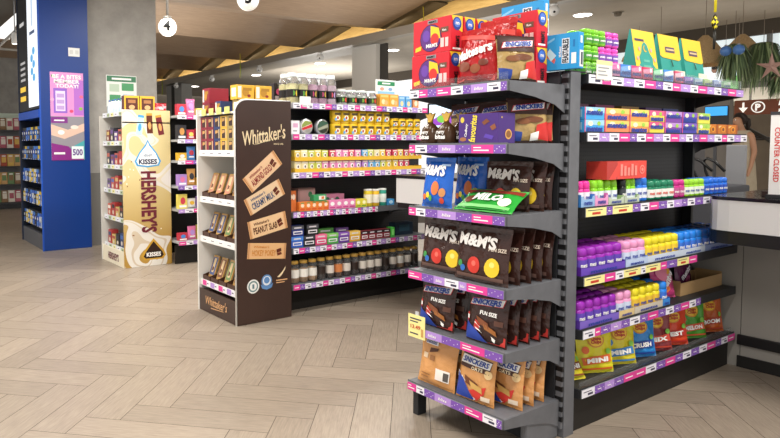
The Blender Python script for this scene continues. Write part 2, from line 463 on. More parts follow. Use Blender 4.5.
# folded timber ceiling over the aisles: plates running along x, ends in a sawtooth line along y
XE = 9.40
def sawtooth():
    T_ = [7.2, 10.38, 13.45, 16.35, 19.4, 22.4, 25.4]
    N_ = [8.95, 12.0, 15.1, 18.3, 21.5, 24.6]
    pts = []
    for i, t in enumerate(T_):
        pts.append((t, 4.1))
        if i < len(N_): pts.append((N_[i], 4.42))
    return [(4.2, 4.1), (5.8, 4.42)] + pts
def build_ceilings():
    sp = sawtooth(); mb = MB()
    for i in range(len(sp)-1):
        (y0, z0), (y1, z1) = sp[i], sp[i+1]
        xa = -4 if y0 < 9 else 3.0
        mb.add([(xa, y0, z0), (XE, y0, z0), (XE, y1, z1), (xa, y1, z1),
                (xa, y0, z0+.03), (XE, y0, z0+.03), (XE, y1, z1+.03), (xa, y1, z1+.03)],
               [(0, 1, 2, 3), (4, 7, 6, 5), (1, 5, 6, 2), (0, 3, 7, 4)], M_CEILW)
    mb.box(-4, XE, -3, 4.2, 4.1, 4.13, M_CEILW)
    struct('ceiling', mb)
    # soffit above the fold ends, timber fascia, steel beam
    struct('trim_1', MB().box(XE+.002, 10.02, -3, 27, 4.46, 4.5, C('#5a5348', .8)))
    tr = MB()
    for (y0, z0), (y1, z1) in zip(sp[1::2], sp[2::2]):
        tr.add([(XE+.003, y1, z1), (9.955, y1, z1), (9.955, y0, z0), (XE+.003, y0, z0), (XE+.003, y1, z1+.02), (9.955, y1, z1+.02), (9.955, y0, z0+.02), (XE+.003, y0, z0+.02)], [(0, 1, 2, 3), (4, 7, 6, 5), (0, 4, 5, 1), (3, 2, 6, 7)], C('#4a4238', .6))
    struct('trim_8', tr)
    struct('trim_2', MB().box(9.96, 10.02, -3, 27, 3.84, 4.458, M_GOLDW))
    struct('beam', MB().box(9.05, 9.25, -3, 27, 3.78, 3.95, C('#8f877b', .4, .2)).box(9.25, 10.02, -3, 27, 3.80, 3.838, C('#a39a8a', .5)))
    struct('ceiling_board', MB().box(10.03, 14.75, -3, 27.9, 4.0, 4.06, M_CEIL))
    struct('trim_3', MB().box(14.76, 14.9, -3, 27.9, 3.72, 4.5, C('#4b443b', .7)))
    struct('ceiling_upper', MB().box(-4, 2.99, 9.2, 27.9, 4.6, 4.65, C('#6a6761', .9)))
    struct('wall_rear', MB().box(-4, 26, 28, 28.1, 0, 5.2, M_WALL))
    struct('wall_kiosk', MB().box(-3, 4.3, 20.6, 20.7, 0, 4.58, M_CONC))
    struct('column', MB().box(2.935, 4.09, 9.95, 10.9, 0, 4.05, M_CONC).box(2.925, 4.1, 9.94, 10.91, 0, 1.15, C('#6f6d69', .7)))
    struct('column_rear', MB().box(9.3, 9.7, 20.4, 21.7, 0, 3.77, C('#8b8a86', .7)).box(9.29, 9.7, 21.0, 21.25, 0, 3.76, C('#2e2d2b', .7)))
    struct('column_aisle', MB().box(9.32, 9.44, 10.40, 11.2, 0, 3.77, C('#c4c1ba', .7)).box(9.445, 9.5, 10.2, 10.6, 0, 3.77, C('#3b3834', .7)))
build_ceilings()

# mall beyond the shop front
struct('wall_mall', MB().box(16.5, 16.6, -3, 9, 0, 2.75, noise_mat('mall_wall', '#6f6457', '#7c7061', 2, .9)))
struct('floor_landing', MB().box(10.8, 16.5, 1.5, 9, 0, .39, C('#b3a48c', .6)))
struct('trim_4', MB().box(12.6, 12.9, -1, 4.95, 2.24, 2.85, C('#a49d90', .7)).box(12.58, 12.6, -1, 4.95, 2.52, 2.62, C('#4c4842', .6)))
struct('window_1', MB().box(19, 19.05, -3, 16, 2.7, 6.5, C('#d5e0e2', .3, em=.5)))
mb = MB()
for y in (0.5, 2.5, 4.5, 6.5, 8.5, 10.5): mb.box(18.8, 18.95, y, y+.07, 2.7, 6.5, C('#595852', .6))
for z in (3.55, 4.6): mb.box(18.75, 18.95, -3, 16, z, z+.1, C('#4f4d48', .6))
struct('window_frame', mb)
struct('wall_counter', MB().box(8.6, 8.7, 3.35, 4.9, 0, 2.12, C('#55504a', .8)))

def downlight(x, y, label):
    t = thing('downlight', label, 'ceiling light', (x, y, 4.0), group='round downlights in the pale ceiling')
    part('trim_ring', MB().lathe([(.175, -.012), (.18, -.002), (.18, -.0005)], C('#e9e6df'), 24), t)
    part('diffuser', MB().lathe([(.155, -.017), (.158, -.0125)], C('#fffaf0', .5, em=7), 24), t)
    l = bpy.data.lights.new('downlight_lamp', 'SPOT'); l.energy = 160; l.spot_size = R(130); l.spot_blend = .8; l.shadow_soft_size = .12; l.color = (1, .95, .88)
    lo = bpy.data.objects.new('downlight_lamp', l); COL.objects.link(lo); lo.location = (x, y, 3.97)
for (x, y), w in zip([(11.3, 6.87), (11.3, 11.97), (11.25, 14.98), (11.25, 18.6), (11.2, 23.3)],
                  ['above the blue carton on the end rack', 'above the white poster board', 'above the small lidded jars', 'above the tall lidded jars', 'above the gold gift boxes']):
    downlight(x, y, 'round white downlight ' + w)
t = thing('smoke_detector', 'small beige smoke detector on the pale ceiling', 'detector', (11.65, 6.4, 3.9995))
part('base_plate', MB().lathe([(.1, -.012), (.102, 0)], C('#8f8779'), 20), t)
part('sensor_head', MB().lathe([(.04, -.08), (.06, -.065), (.07, -.0125)], C('#776f62'), 20), t)
CAMW = ['above the small lidded jars', 'above the tall lidded jars', 'above the gold gift boxes', 'above the aisle behind the white stand', 'above the upper blue carton']
for (y, z), w in zip([(12.17, 0), (14.95, 0), (17.8, 0), (20.5, 0), (6.05, 0)], CAMW):
    t = thing('security_camera', 'small white ball camera under the beam ' + w, 'camera', (9.15, y, 3.779), group='white ball cameras along the beam')
    part('mount', MB().lathe([(.07, .03), (.08, 0)][::-1] and [(.05, -.02), (.055, 0)], WHITE, 16), t)
    part('camera_ball', MB().ball((-.01, -.01, -.105), .085, C('#e8e8e6', .25), 16, 10), t)
    part('lens', MB().ball((-.065, -.055, -.135), .02, C('#222226', .2), 10, 6), t)
def globe(x, y, z, zt, txt, label, g=.092):
    t = thing('aisle_sign', label, 'sign', (x, y, z), R(-34))
    part('globe', MB().ball((0, 0, 0), g, C('#f4f2ec', .35, em=.35), 28, 16), t)
    part('rod', MB().lathe([(.012, g), (.012, zt-z)], C('#8b8984', .4, .5), 10), t)
    part('rod_cap', MB().lathe([(.035, g*.92), (.04, g*.98), (.04, g*1.15), (.025, g*1.2)], C('#8b8984', .4, .5), 14), t)
    def fn(u, v, l): return (u, -math.sqrt((g+.0012)**2 - u*u - v*v) - .001*l, v)
    part('number', MB().pr_text(fn, txt, .008, 0, g*.98, C('#101010'), bold=.03, fine=True), t)
globe(2.60, 6.02, 2.76, 4.11, '4', 'white globe aisle sign numbered 4 beside the concrete column')
globe(2.69, 4.57, 2.765, 4.09, '3', 'white globe aisle sign cut by the top edge of the photo')
# hanging festival ribbons
def ribbon(x, y, z0, z1, label, flag=False):
    t = thing('hanging_ornament', label, 'ornament', (x, y, z1))
    n = 12
    part('ribbon', MB().tube([(.006*math.sin(i), .006*math.cos(1.7*i), -(z1-z0)*i/n) for i in range(n+1)], .008, C('#d9cf3a')), t)
    part('ribbon_tail', MB().tube([(.012, .01, -.12), (.015, -.01, -(z1-z0)*.55), (.02, -.015, -(z1-z0)*.95)], .007, C('#7fae3f')), t)
    if flag:
        fl = MB(); c = [C('#c8323a'), C('#ecebe8')]
        for k in range(7): fl.pr_poly(lambda u, v, l: (u, -.02-.02*math.sin(u*30), v), [(-.055+.016*k, -.62-.03*(k % 3)), (-.039+.016*k, -.62-.03*((k+1) % 3)), (-.042+.013*k, -.3), (-.055+.013*k, -.3)], c[k % 2])
        fl.pr_poly(lambda u, v, l: (u, -.024-.02*math.sin(u*30), v), [(-.05, -.43), (.03, -.43), (.028, -.3), (-.05, -.3)], C('#27357f'))
        fl.pr_ell(lambda u, v, l: (u, -.026-.02*math.sin(u*30), v), -.012, -.37, .022, .03, C('#e3c531'))
        fl.tf(Matrix.Translation((0, 0, -.55)) @ Matrix.Diagonal((1.7, 1.7, 1.5, 1))); part('flag', fl, t)
ribbon(9.3, 8.99, 2.75, 4.3, 'yellow and green ribbon with a striped flag hanging beside the column', True)
ribbon(9.0, 15.76, 3.5, 4.2, 'yellow ribbon hanging above the gold gift boxes')
ribbon(9.0, 21.4, 3.4, 4.1, 'yellow and green ribbon hanging behind the cream stand')
t = thing('hanging_ornament', 'yellow and black woven diamond ornament hanging from the pale ceiling', 'ornament', (7, 2.88, 3.27))
part('string', MB().tube([(0, 0, .82), (.004, 0, -.2), (0, 0, -.42)], .012, C('#e0d026')), t)
dm = MB(); k = 4
for i in range(k):
    for j in range(k):
        for sgn in (-1, 1):
            a, b = i/k, j/k; s = .085
            P_ = lambda a, b: ((a-b)*s*.8, sgn*(.035*(1-abs(a+b-1))*(1-abs(a-b))+.001), (a+b-1)*s - .52)
            dm.add([P_(a, b), P_(a+1/k, b), P_(a+1/k, b+1/k), P_(a, b+1/k)], [(0, 1, 2, 3)], C('#e3d22a') if (i+j) % 2 else C('#191815'))
part('woven_body', dm, t)
part('tassel', MB().tube([(0, 0, -.60), (.006, 0, -.66), (-.004, 0, -.78)], [.012, .014, .01], C('#24231f')), t)

# ------------------------------------------------------------------ front end rack (faces -x)
ER = thing('end_rack', 'grey metal end rack full of chocolate bags at the aisle corner', 'shelf unit', (2.56, 2.58, 0), R(-90))
EZ = [1.864, 1.562, 1.212, .852, .538, .207]
SEQ = [[('t', 1), ('k', .9), ('u', .9), ('k', 1.4), ('t', 1.1), ('u', .7), ('l', 1.4), ('t', 1.1), ('u', .5)],
       [('k', .6), ('t', 1.1), ('u', 1), ('l', 1.5), ('u', 1.3), ('k', 1.7), ('u', .9)],
       [('k', .7), ('t', .9), ('u', 1.1), ('l', 1.6), ('u', 1.3), ('k', 1.6), ('u', .9)],
       [('k', 1.2), ('u', 1), ('l', .9), ('t', 1.1), ('l', .6), ('k', 1.5), ('u', 1.1)],
       [('u', 1.2), ('l', 1.4), ('u', 1.3), ('k', 1.6), ('u', 1.1)],
       [('k', .9), ('t', .8), ('u', 1), ('l', 1.5), ('u', 1.2), ('k', 1.5), ('t', 1.1), ('u', .4)]]
for z, sq in zip(EZ, SEQ): rack_shelf(ER, .652, .468, z, price_strip(.644, .044, sq, True))
part('back_panel', MB().box(.03, .63, .455, .468, .12, 1.93, C('#3b3c40')).box(.03, .63, .4545, .455, .2, 1.85, M_RACKD), ER)
for i in range(2):
    x = (.0, .63)[i]
    part('upright', MB().box(x, x+.045, .48, .57, .0, 1.93, M_RACK, .003), ER)
    mb = MB().box(x+.006, x+.038, .462, .48, .05, 1.92, M_RACK)
    for k in range(34): mb.box(x+.002, x+.0435, .4618, .474, .09+k*.054, .116+k*.054, C('#141416'))
    part('slot_rail', mb, ER)
part('top_cap', MB().box(0, .675, .47, .62, 1.931, 1.937, C('#2d2e31')), ER)
part('base_leg', MB().box(.0, .04, .05, .12, 0, .157, M_RACKD, .004), ER)
part('base_leg', MB().box(.61, .65, .2, .47, 0, .13, M_RACK, .01), ER)
part('base_plinth', MB().box(.01, .63, .3, .32, .0, .15, M_RACKD), ER)
part('front_guard', MB().box(.02, .64, .018, .021, 1.865, 1.905, M_ACRYL), ER, 'clear plastic front guard')
# yellow price card clipped on the fifth shelf
t = thing('price_card', 'yellow price card clipped to the corner of the end rack', 'price tag', (2.558, 2.505, .572), R(-90))
cd = MB().box(-.064, .064, -.001, .001, -.1, .03, YL); fn = lambda u, v, l: (u, -.001-LIFT*l, v-.035)
do_prints(cd, fn, .125, .128, [('r', -.4, .3, .3, .36, INK), ('r', -.4, .18, .1, .23, INK), T('13.49', -.05, -.02, .16, .6, C('#c23a28')), ('r', .28, -.4, .42, -.05, C('#c79a5a')), ('r', -.4, -.36, .1, -.3, INK)])
part('card', cd, t); part('clip', MB().box(-.012, .012, .0015, .004, .0, .05, C('#c9ccce')), t)

# ------------------------------------------------------------------ side rack (faces -y)
SR = thing('side_rack', 'long dark side rack of gum and sweets behind the grey upright', 'shelf unit', (3.14, 1.88, 0), 0)
SZ = [1.925, 1.62, 1.22, .85, .562, .24]
g1 = [('t', 1), ('k', .7), ('t', 1), ('l', .9), ('t', .9), ('k', 1), ('u', .7), ('t', .9), ('k', .8), ('l', 1), ('t', .8), ('k', 1), ('l', .8), ('t', .8), ('u', .8), ('k', 1), ('l', .9)]
y1 = [('y', 1.6), ('u', .5), ('y', 1.7), ('u', .7), ('t', .8), ('k', .9), ('u', .8), ('t', .7), ('l', .8), ('u', .6), ('t', .8), ('u', .9), ('t', .8), ('l', 1), ('t', .8), ('u', .9), ('k', 1)]
y2 = [('y', 1.8), ('k', 1), ('t', .8), ('y', 1.7), ('t', .5), ('y', 1.6), ('k', .7), ('u', 1.2), ('y', 1.4), ('k', 1)]
g2 = [('t', 1), ('k', .5), ('u', .9), ('l', 1), ('u', .8), ('t', 1), ('u', .8), ('k', 1.1), ('u', .8), ('t', .9), ('u', .8), ('k', 1), ('t', .8), ('u', .6)]
g3 = [('t', 1), ('u', .8), ('l', .8), ('u', .8), ('k', 1), ('k', 1), ('t', 1), ('u', .9), ('k', 1), ('u', .8), ('t', .9), ('u', .9), ('t', .9), ('k', 1), ('u', .7), ('t', .8), ('k', .9)]
for z, L_, sl, sq in zip(SZ, (1.88, 1.96, 1.88, 1.88, 1.88, 1.88), (1.87, 1.95, 1.88, 1.27, 1.34, 1.87), (g1, g1[2:]+g1[:5], y1, y2, g2, g3)):
    rack_shelf(SR, L_, .36, z, price_strip(sl, .046, sq), x0=.02, m=M_RACKD)
part('back_panel', MB().box(0, 1.915, .362, .375, .1, 1.92, M_PERF), SR)
part('base_plinth', MB().box(0, 1.9, .045, .06, 0, .19, C('#1f1c19', .6)), SR)
part('front_guard', MB().box(.03, 1.9, .02, .023, 1.926, 1.985, M_ACRYL), SR, 'clear plastic front guard')
part('front_guard', MB().box(.03, 1.88, .02, .0225, .241, .275, M_ACRYL), SR, 'clear plastic front guard')
part('end_upright', MB().box(1.88, 1.91, .3, .361, 0, 1.92, M_RACKD), SR)

# ------------------------------------------------------------------ mid rack (faces -y)
MR = thing('middle_rack', 'long black rack of children\'s sweets and jars behind the brown panel', 'shelf unit', (3.225, 4.70, 0), 0)
MZ = [1.945, 1.662, 1.312, .952, .62, .285]
m1 = [('t', 1), ('k', .8), ('t', .8), ('l', .9), ('t', .8), ('k', .9), ('u', .7), ('t', .9), ('l', .7)]*3
for i, (z, L_) in enumerate(zip(MZ, (1.95, 1.95, 1.95, 1.55, 1.75, 1.85))):
    sq = m1[i:] + m1[:i]
    rack_shelf(MR, L_, .4, z, price_strip(L_-.05 if i != 3 else 1.02, .05, sq), m=C('#b9bbbf') if i in (0, 1, 2) else M_RACK, th=.03)
part('back_panel', MB().box(0, 2.0, .405, .42, .1, 1.93, M_PERF), MR)
part('base_plinth', MB().box(0, 2.0, .19, .21, 0, .23, C('#1d1b19', .6)), MR)
for x in (1.97, ): part('end_upright', MB().box(x, x+.03, .02, .4, 0, .2, M_RACKD), MR)

# ------------------------------------------------------------------ brown chocolate stand at the end of the mid rack (faces -x)
WS = thing('chocolate_stand', 'white end stand with dark brown side panel showing four chocolate bars', 'display stand', (2.63, 5.45, 0), R(-90))
BRN = noise_mat('brown_board', '#382620', '#402c25', 2, .4)
H_ = 1.955; arc = [(2.635+.11*(1-math.cos(a)), H_-.11*(1-math.sin(a))) for a in (R(0), R(18), R(36), R(54), R(72), R(90))]
pn = MB().prism([(2.645, .004), (3.205, .004), (3.205, H_)] + [(x+.01, z-.004) for x, z in arc[::-1]], 'y', 4.703, 4.728, BRN)
sw = MB().tube([(2.637, 4.716, .0)] + [(x, 4.716, z) for x, z in arc] + [(3.0, 4.716, H_), (3.2, 4.716, H_)], .0085, C('#e9e9e6', .35), 8)
fnp = lambda u, v, l: (u, 4.703-LIFT*l, v)
GLD, CRM = C('#d9a878', .4), C('#e3cfa8', .4)
pn.pr_text(fnp, "Whittaker's", 2.925, 1.655, .12, CRM, .44, rot=9, bold=.012, shear=.25)
pn.pr_poly(fnp, [(2.80, 1.565), (2.86, 1.575), (3.13, 1.655), (3.12, 1.648)], CRM, 1)
pn.pr_text(fnp, 'SINCE 1896', 3.07, 1.575, .014, CRM, .1, bold=.01)
def bar_print(cx, cz, rot, name, c, tc, w=.40, h=.155):
    ca, sa = math.cos(R(rot)), math.sin(R(rot))
    f2 = lambda u, v, l: (cx + u*ca - v*sa, 4.703-LIFT*l, cz + u*sa + v*ca)
    pn.pr_rect(f2, -w/2, -h/2, w/2, h/2, C('#d3a071'), 1)
    pn.pr_rect(f2, -w*.43, -h*.5, w*.43, h*.5, c, 2)
    for k in (-1, 1): pn.pr_rect(f2, k*w*.47-.003, -h/2, k*w*.47+.003, h/2, C('#a87446'), 2)
    pn.pr_text(f2, name, -.03, -h*.12, h*.36, tc, w*.62, lv=4, bold=.025)
    pn.pr_text(f2, "Whittaker's", -.06, h*.26, h*.15, tc, w*.4, lv=4, shear=.25)
    pn.pr_poly(f2, [(w*.26, -h*.12), (w*.38, .0), (w*.36, h*.2), (w*.24, h*.1)], C('#5d2a1e'), 5)
    pn.pr_poly(f2, [(w*.28, -h*.3), (w*.4, -h*.2), (w*.37, -h*.06), (w*.26, -h*.14)], C('#6d3322'), 4)
bar_print(2.905, 1.335, 38, 'ALMOND GOLD', C('#ddb993'), C('#8e2f31'))
bar_print(2.925, 1.11, 26, 'CREAMY MILK', C('#dcbf9b'), C('#3d5277'))
bar_print(2.955, .86, 11, 'PEANUT SLAB', C('#e0bb90'), C('#5a3322'))
bar_print(2.945, .63, -5, 'HOKEY POKEY', C('#d9ac7a'), C('#c7843f'), .4, .14)
pn.pr_ell(fnp, 2.80, .33, .062, .062, C('#e5e4e0'), 1, 24); pn.pr_ell(fnp, 2.80, .33, .05, .05, C('#6d8a8d'), 2, 24); pn.pr_ell(fnp, 2.80, .33, .036, .036, C('#e5e4e0'), 3, 24); pn.pr_rect(fnp, 2.79, .31, 2.81, .35, C('#5f7d86'), 4)
pn.pr_ell(fnp, 2.94, .365, .055, .055, C('#5d86b8'), 1, 24); pn.pr_ell(fnp, 2.94, .365, .042, .042, C('#d9dfe6'), 2, 24); pn.pr_ell(fnp, 2.94, .37, .03, .03, C('#5d86b8'), 3, 20); pn.pr_poly(fnp, [(2.875, .34), (2.90, .325), (2.94, .315), (2.98, .325), (3.005, .34), (2.99, .30), (2.94, .285), (2.89, .30)], C('#5d86b8'), 4)
pn.pr_poly(fnp, [(3.05, .385), (3.075, .38), (3.10, .40), (3.135, .445), (3.14, .475), (3.115, .44), (3.09, .415)], CRM, 1); pn.pr_rect(fnp, 3.04, .35, 3.16, .36, GLD, 1); pn.pr_rect(fnp, 3.04, .33, 3.13, .338, GLD, 1)
Mi = Matrix.Rotation(R(90), 4, 'Z') @ Matrix.Translation((-2.63, -5.45, 0))
part('side_panel', pn.tf(Mi), WS, 'dark brown panel printed with four chocolate bars')
part('white_edge', sw.tf(Mi), WS)
part('side_panel', MB().box(0, .018, 0, .57, 0, 1.9, C('#e6e4de')), WS, 'plain white side panel')
part('back_panel', MB().box(.018, .72, .55, .57, 0, 1.86, C('#dad8d2')), WS)
WZ = [1.51, 1.075, .70, .285]
for z in WZ:
    s = part('shelf', MB().box(.019, .715, .03, .549, z-.02, z, C('#dcdad4')), WS)
    pst = MB(); n = 4
    pst.box(.02, .714, .022, .0295, z-.045, z+.012, C('#eeecea'))
    f3 = lambda u, v, l: (u, .022-LIFT*l, v)
    for q in range(n):
        u0_ = .06+.16*q
        if z < .3:
            pst.pr_rect(f3, u0_, z-.04, u0_+.08, z+.008, PK if q % 2 == 0 else LV, 1); pst.pr_rect(f3, u0_+.08, z-.04, u0_+.14, z+.008, TK, 1); pst.pr_rect(f3, u0_+.09, z-.02, u0_+.12, z-.01, INK, 2)
        else: pst.pr_rect(f3, u0_, z-.035, u0_+.12, z+.004, WHITE, 1); pst.pr_rect(f3, u0_+.02, z-.02, u0_+.08, z-.014, INK, 2)
    part('price_strip', pst, s)
pl = MB().box(.005, .715, .008, .022, .004, .21, BRN); f4 = lambda u, v, l: (u, .008-LIFT*l, v)
pl.pr_text(f4, "Whittaker's", .36, .12, .075, GLD, .42, shear=.25, bold=.012); pl.pr_poly(f4, [(.24, .06), (.5, .075), (.5, .07), (.26, .052)], GLD)
part('base_panel', pl, WS); part('base_plinth', MB().box(.03, .71, .03, .54, 0, .2, C('#3a2721')), WS)
part('top_panel', MB().box(.019, .715, .02, .549, 1.84, 1.858, C('#e0ded8')), WS)
for q in range(4): part('price_ticket', MB().box(.1+.15*q, .19+.15*q, .006, .008, 1.84, 1.90, C('#d8d37a')), WS)

# ------------------------------------------------------------------ cream and gold stand (faces -x)
HS = thing('cream_stand', 'cream and gold printed end stand with a white milk swirl', 'display stand', (2.72, 8.68, 0), R(-90))
hp = MB().box(2.735, 3.385, 7.80, 7.82, .002, 2.03, M_SWIRL)
fnh = lambda u, v, l: (u, 7.80-LIFT*l*1.5, v)
MAR, HB = C('#6b2434'), C('#4aa0d8')
for i in range(3): hp.pr_rect(fnh, 2.735, 1.86, 3.385, 1.875, C('#f3f1ea'), 1)
hp.pr_text(fnh, "HERSHEY'S", 3.075, .84, .19, MAR, .8, rot=-90, bold=.035)
drop = lambda s: [(3.07+.17*s*math.sin(a)*(1 if abs(math.cos(a)) < 2 else 1)*(.35+.65*min(1, (1-math.cos(a))/1.5)), 1.60+.19*s*math.cos(a)) for a in [2*math.pi*i/24 for i in range(24)]]
hp.pr_poly(fnh, [(3.07, 1.650), (3.10, 1.590), (3.19, 1.480), (3.25, 1.370), (3.22, 1.310), (3.07, 1.290), (2.92, 1.310), (2.89, 1.370), (2.95, 1.480), (3.04, 1.590)], HB, 1)
hp.pr_poly(fnh, [(3.07, 1.620), (3.09, 1.570), (3.175, 1.470), (3.225, 1.370), (3.20, 1.325), (3.07, 1.310), (2.94, 1.325), (2.915, 1.370), (2.965, 1.470), (3.05, 1.570)], C('#eef3f6'), 2)
hp.pr_text(fnh, 'KISSES', 3.07, 1.365, .06, C('#2b3550'), .25, lv=4, bold=.04); hp.pr_text(fnh, "HERSHEY'S", 3.07, 1.445, .03, C('#6a7a92'), .12, lv=4)
for (x, z, c, r_) in ((2.97, 1.775, '#b9dcee', -8), (3.10, 1.80, '#5f2c1c', 2), (3.24, 1.78, '#74262f', 10)):
    f5 = lambda u, v, l, x=x, z=z, r_=r_: (x+u*math.cos(R(r_))-v*math.sin(R(r_)), 7.80-LIFT*l*1.5, z+.06+u*math.sin(R(r_))+v*math.cos(R(r_)))
    hp.pr_rect(f5, -.04, -.13, .04, .13, C(c), 1); hp.pr_rect(f5, -.04, .1, .04, .13, C('#d79a3e') if c != '#b9dcee' else HB, 2); hp.pr_ell(f5, 0, -.03, .022, .05, C('#d9a060') if c != '#b9dcee' else HB, 2)
hp.pr_poly(fnh, [(3.13, .36), (3.19, .29), (3.27, .2), (3.30, .13), (3.26, .08), (3.0, .08), (2.96, .13), (3.0, .2), (3.07, .29)], C('#c79a35'), 1)
hp.pr_poly(fnh, [(3.13, .32), (3.18, .26), (3.25, .18), (3.27, .13), (3.24, .1), (3.02, .1), (2.99, .13), (3.02, .18), (3.08, .26)], C('#2f1c14'), 2)
hp.pr_text(fnh, 'KISSES', 3.13, .15, .05, WHITE, .2, lv=4, bold=.04)
for i in range(22):
    a, b = rnd.uniform(2.78, 3.34), rnd.uniform(.4, 1.4)
    if abs(a-3.075) > .12: hp.pr_ell(fnh, a, b, .008, .01, C('#8a5b35') if i % 2 else C('#f5f2e8'), 1, 6)
Mh = Matrix.Rotation(R(90), 4, 'Z') @ Matrix.Translation((-2.72, -8.68, 0))
part('side_panel', hp.tf(Mh), HS, 'cream and gold panel with maroon lettering')
part('side_panel', MB().box(0, .02, 0, .6, 0, 1.98, C('#cfcdc6')), HS, 'plain pale side panel')
part('back_panel', MB().box(.02, .855, .58, .6, 0, 1.98, C('#c9c6bd')), HS)
HZ = [2.0, 1.62, 1.31, .985, .62, .235]
for z in HZ:
    s = part('shelf', MB().box(.021, .855, .05, .575, z-.02, z, C('#b7bdc2', .3)), HS)
    st = MB().box(.03, .85, .038, .049, z-.045, z+.015, C('#d9dfe3', .3)); f6 = lambda u, v, l: (u, .038-LIFT*l, v)
    for q in range(5): st.pr_rect(f6, .06+.16*q, z-.04, .16+.16*q, z+.005, [TK, C('#a9b98a'), YL][q % 3], 1); st.pr_rect(f6, .08+.16*q, z-.022, .13+.16*q, z-.012, INK, 2)
    part('price_strip', st, s)
bp = MB().box(.005, .865, .012, .03, .002, .21, C('#e9e1c9')); f7 = lambda u, v, l: (u, .012-LIFT*l, v)
bp.pr_text(f7, "HERSHEY'S", .46, .1, .085, MAR, .42, bold=.03)
part('base_panel', bp, HS)

# ------------------------------------------------------------------ rear rack behind the cream stand (faces -y)
RR = thing('rear_rack', 'black rack of sweets between the cream stand and the brown stand', 'shelf unit', (3.40, 7.60, 0), 0)
RZ = [1.965, 1.65, 1.375, 1.04, .735, .31]
for i, z in enumerate(RZ): rack_shelf(RR, 2.6, .42, z, price_strip(2.55, .05, (m1[2*i:]+m1)[:24]), m=C('#a9abae'), th=.03, bracket=False)
part('back_panel', MB().box(0, 2.6, .43, .445, .1, 1.95, C('#161616')), RR)
part('base_plinth', MB().box(0, 2.6, .12, .14, 0, .25, C('#1b1917')), RR)

# ------------------------------------------------------------------ blue kiosk with lit sign (faces -x)
BK = thing('blue_kiosk', 'tall blue kiosk with poster, lit sign and hanging packets', 'kiosk', (2.19, 9.80, 0), 0)
BLUE = C('#10377f', .35)
bw = MB().box(.02, .73, 0, .03, 0, 4.07, BLUE)
part('front_panel', bw, BK, 'royal blue front panel')
part('back_panel', MB().box(.3, .33, .03, 1.5, 0, 4.07, C('#14161c')), BK)
part('far_panel', MB().box(.02, .3, 1.48, 1.5, 0, 4.07, C('#1a2233')), BK)
part('edge_trim', MB().box(0, .02, 0, .03, 0, 4.07, C('#1d4fb0', .3)), BK); part('edge_trim', MB().box(0, .025, 1.47, 1.5, 0, 4.07, C('#1f2a40')), BK)
part('base_trim', MB().box(.02, .73, -.004, -.0002, 0, .012, C('#0f3470')), BK); part('base_cabinet', MB().box(.02, .29, .032, 1.47, 0, .24, C('#54565c')), BK)
part('header_beam', MB().box(-.01, .3, 0.031, 1.47, 2.0, 2.12, C('#1d57c8', .3)), BK)
fk = lambda u, v, l: (.01-LIFT*l*3, .03+u, v)
lb = MB().box(.012, .28, .05, 1.46, 2.14, 4.05, C('#17181b'))
fk2 = lambda u, v, l: (.012-LIFT*l*3, u, v)
lb.pr_rect(fk2, .06, 2.18, .76, 4.02, C('#dfe6ee', .4, em=.7), 1)
for q in range(5): lb.pr_ell(fk2, .35+.13*(q % 2), 2.62+.1*q, .09, .06, C('#5fa8dc', .4, em=.4), 2)
lb.pr_rect(fk2, .25, 3.28, .6, 3.33, C('#6b7fa8'), 2); lb.pr_rect(fk2, .36, 3.4, .46, 3.8, C('#b7c9de', .4, em=.5), 2)
lb.pr_rect(fk2, .95, 2.3, 1.35, 2.38, C('#e0b93c', .4, em=.6), 2); lb.pr_rect(fk2, .95, 2.45, 1.35, 2.53, C('#e0b93c', .4, em=.6), 2)
for q in range(4): lb.pr_rect(fk2, .95, 2.62+.09*q, 1.3, 2.66+.09*q, C('#b9b9b9', .4, em=.3), 2)
lb.pr_rect(fk2, .98, 3.5, 1.3, 3.56, C('#c8c8c8', .4, em=.4), 2)
part('lit_sign', lb, BK, 'lit white and black sign box')
for z in (1.86, 1.56, 1.2, .86, .52): part('hang_rail', MB().box(.11, .28, .05, 1.45, z, z+.02, C('#3a3c42')), BK)
# poster on the blue panel
t = thing('member_poster', 'pink and purple membership poster stuck on the blue kiosk', 'poster', (2.59, 9.7995, 2.02))
po = MB().box(-.245, .245, -.004, 0, -.66, .66, C('#e8e2ee')); fp = lambda u, v, l: (u, -.004-LIFT*l*1.5, v)
po.pr_rect(fp, -.245, .0, .245, .66, C('#d98fc9'), 1); po.pr_rect(fp, .1, .02, .245, .55, C('#b06bc6'), 2); po.pr_rect(fp, -.2, .05, .0, .42, C('#8e62c4'), 2); po.pr_rect(fp, -.17, .08, -.03, .38, C('#e3d3ee'), 3)
for k in range(3): po.pr_rect(fp, -.155, .1+.09*k, -.045, .16+.09*k, C('#b79bd2'), 4)
po.pr_text(fp, 'BE A BITES', 0, .595, .055, WHITE, .42, bold=.03, lv=6); po.pr_text(fp, 'MEMBER', -.0, .525, .055, WHITE, .38, bold=.03, lv=6); po.pr_text(fp, 'TODAY!', -.0, .457, .05, WHITE, .34, bold=.03, lv=6)
for (a, b, c) in ((-.2, .6, '#5ca04c'), (.21, .3, '#e46a8a'), (.2, .12, '#8ab84a'), (-.22, .25, '#e8a7c8'), (.06, .08, '#d8486f')): po.pr_ell(fp, a, b, .03, .025, C(c), 3, 8)
po.pr_rect(fp, -.245, -.66, .245, 0, C('#8d8a92'), 1); po.pr_poly(fp, [(-.245, -.28), (-.05, -.34), (.245, -.22), (.245, -.1), (0, -.2), (-.245, -.12)], C('#d7b7a5'), 2)
po.pr_rect(fp, -.245, -.1, .0, -.01, C('#7c2f86'), 3); po.pr_rect(fp, -.2, -.07, -.05, -.05, WHITE, 4)
po.pr_ell(fp, -.1, -.24, .05, .035, C('#f0ece8'), 3); po.pr_ell(fp, .1, -.16, .06, .03, C('#e9d7cc'), 3)
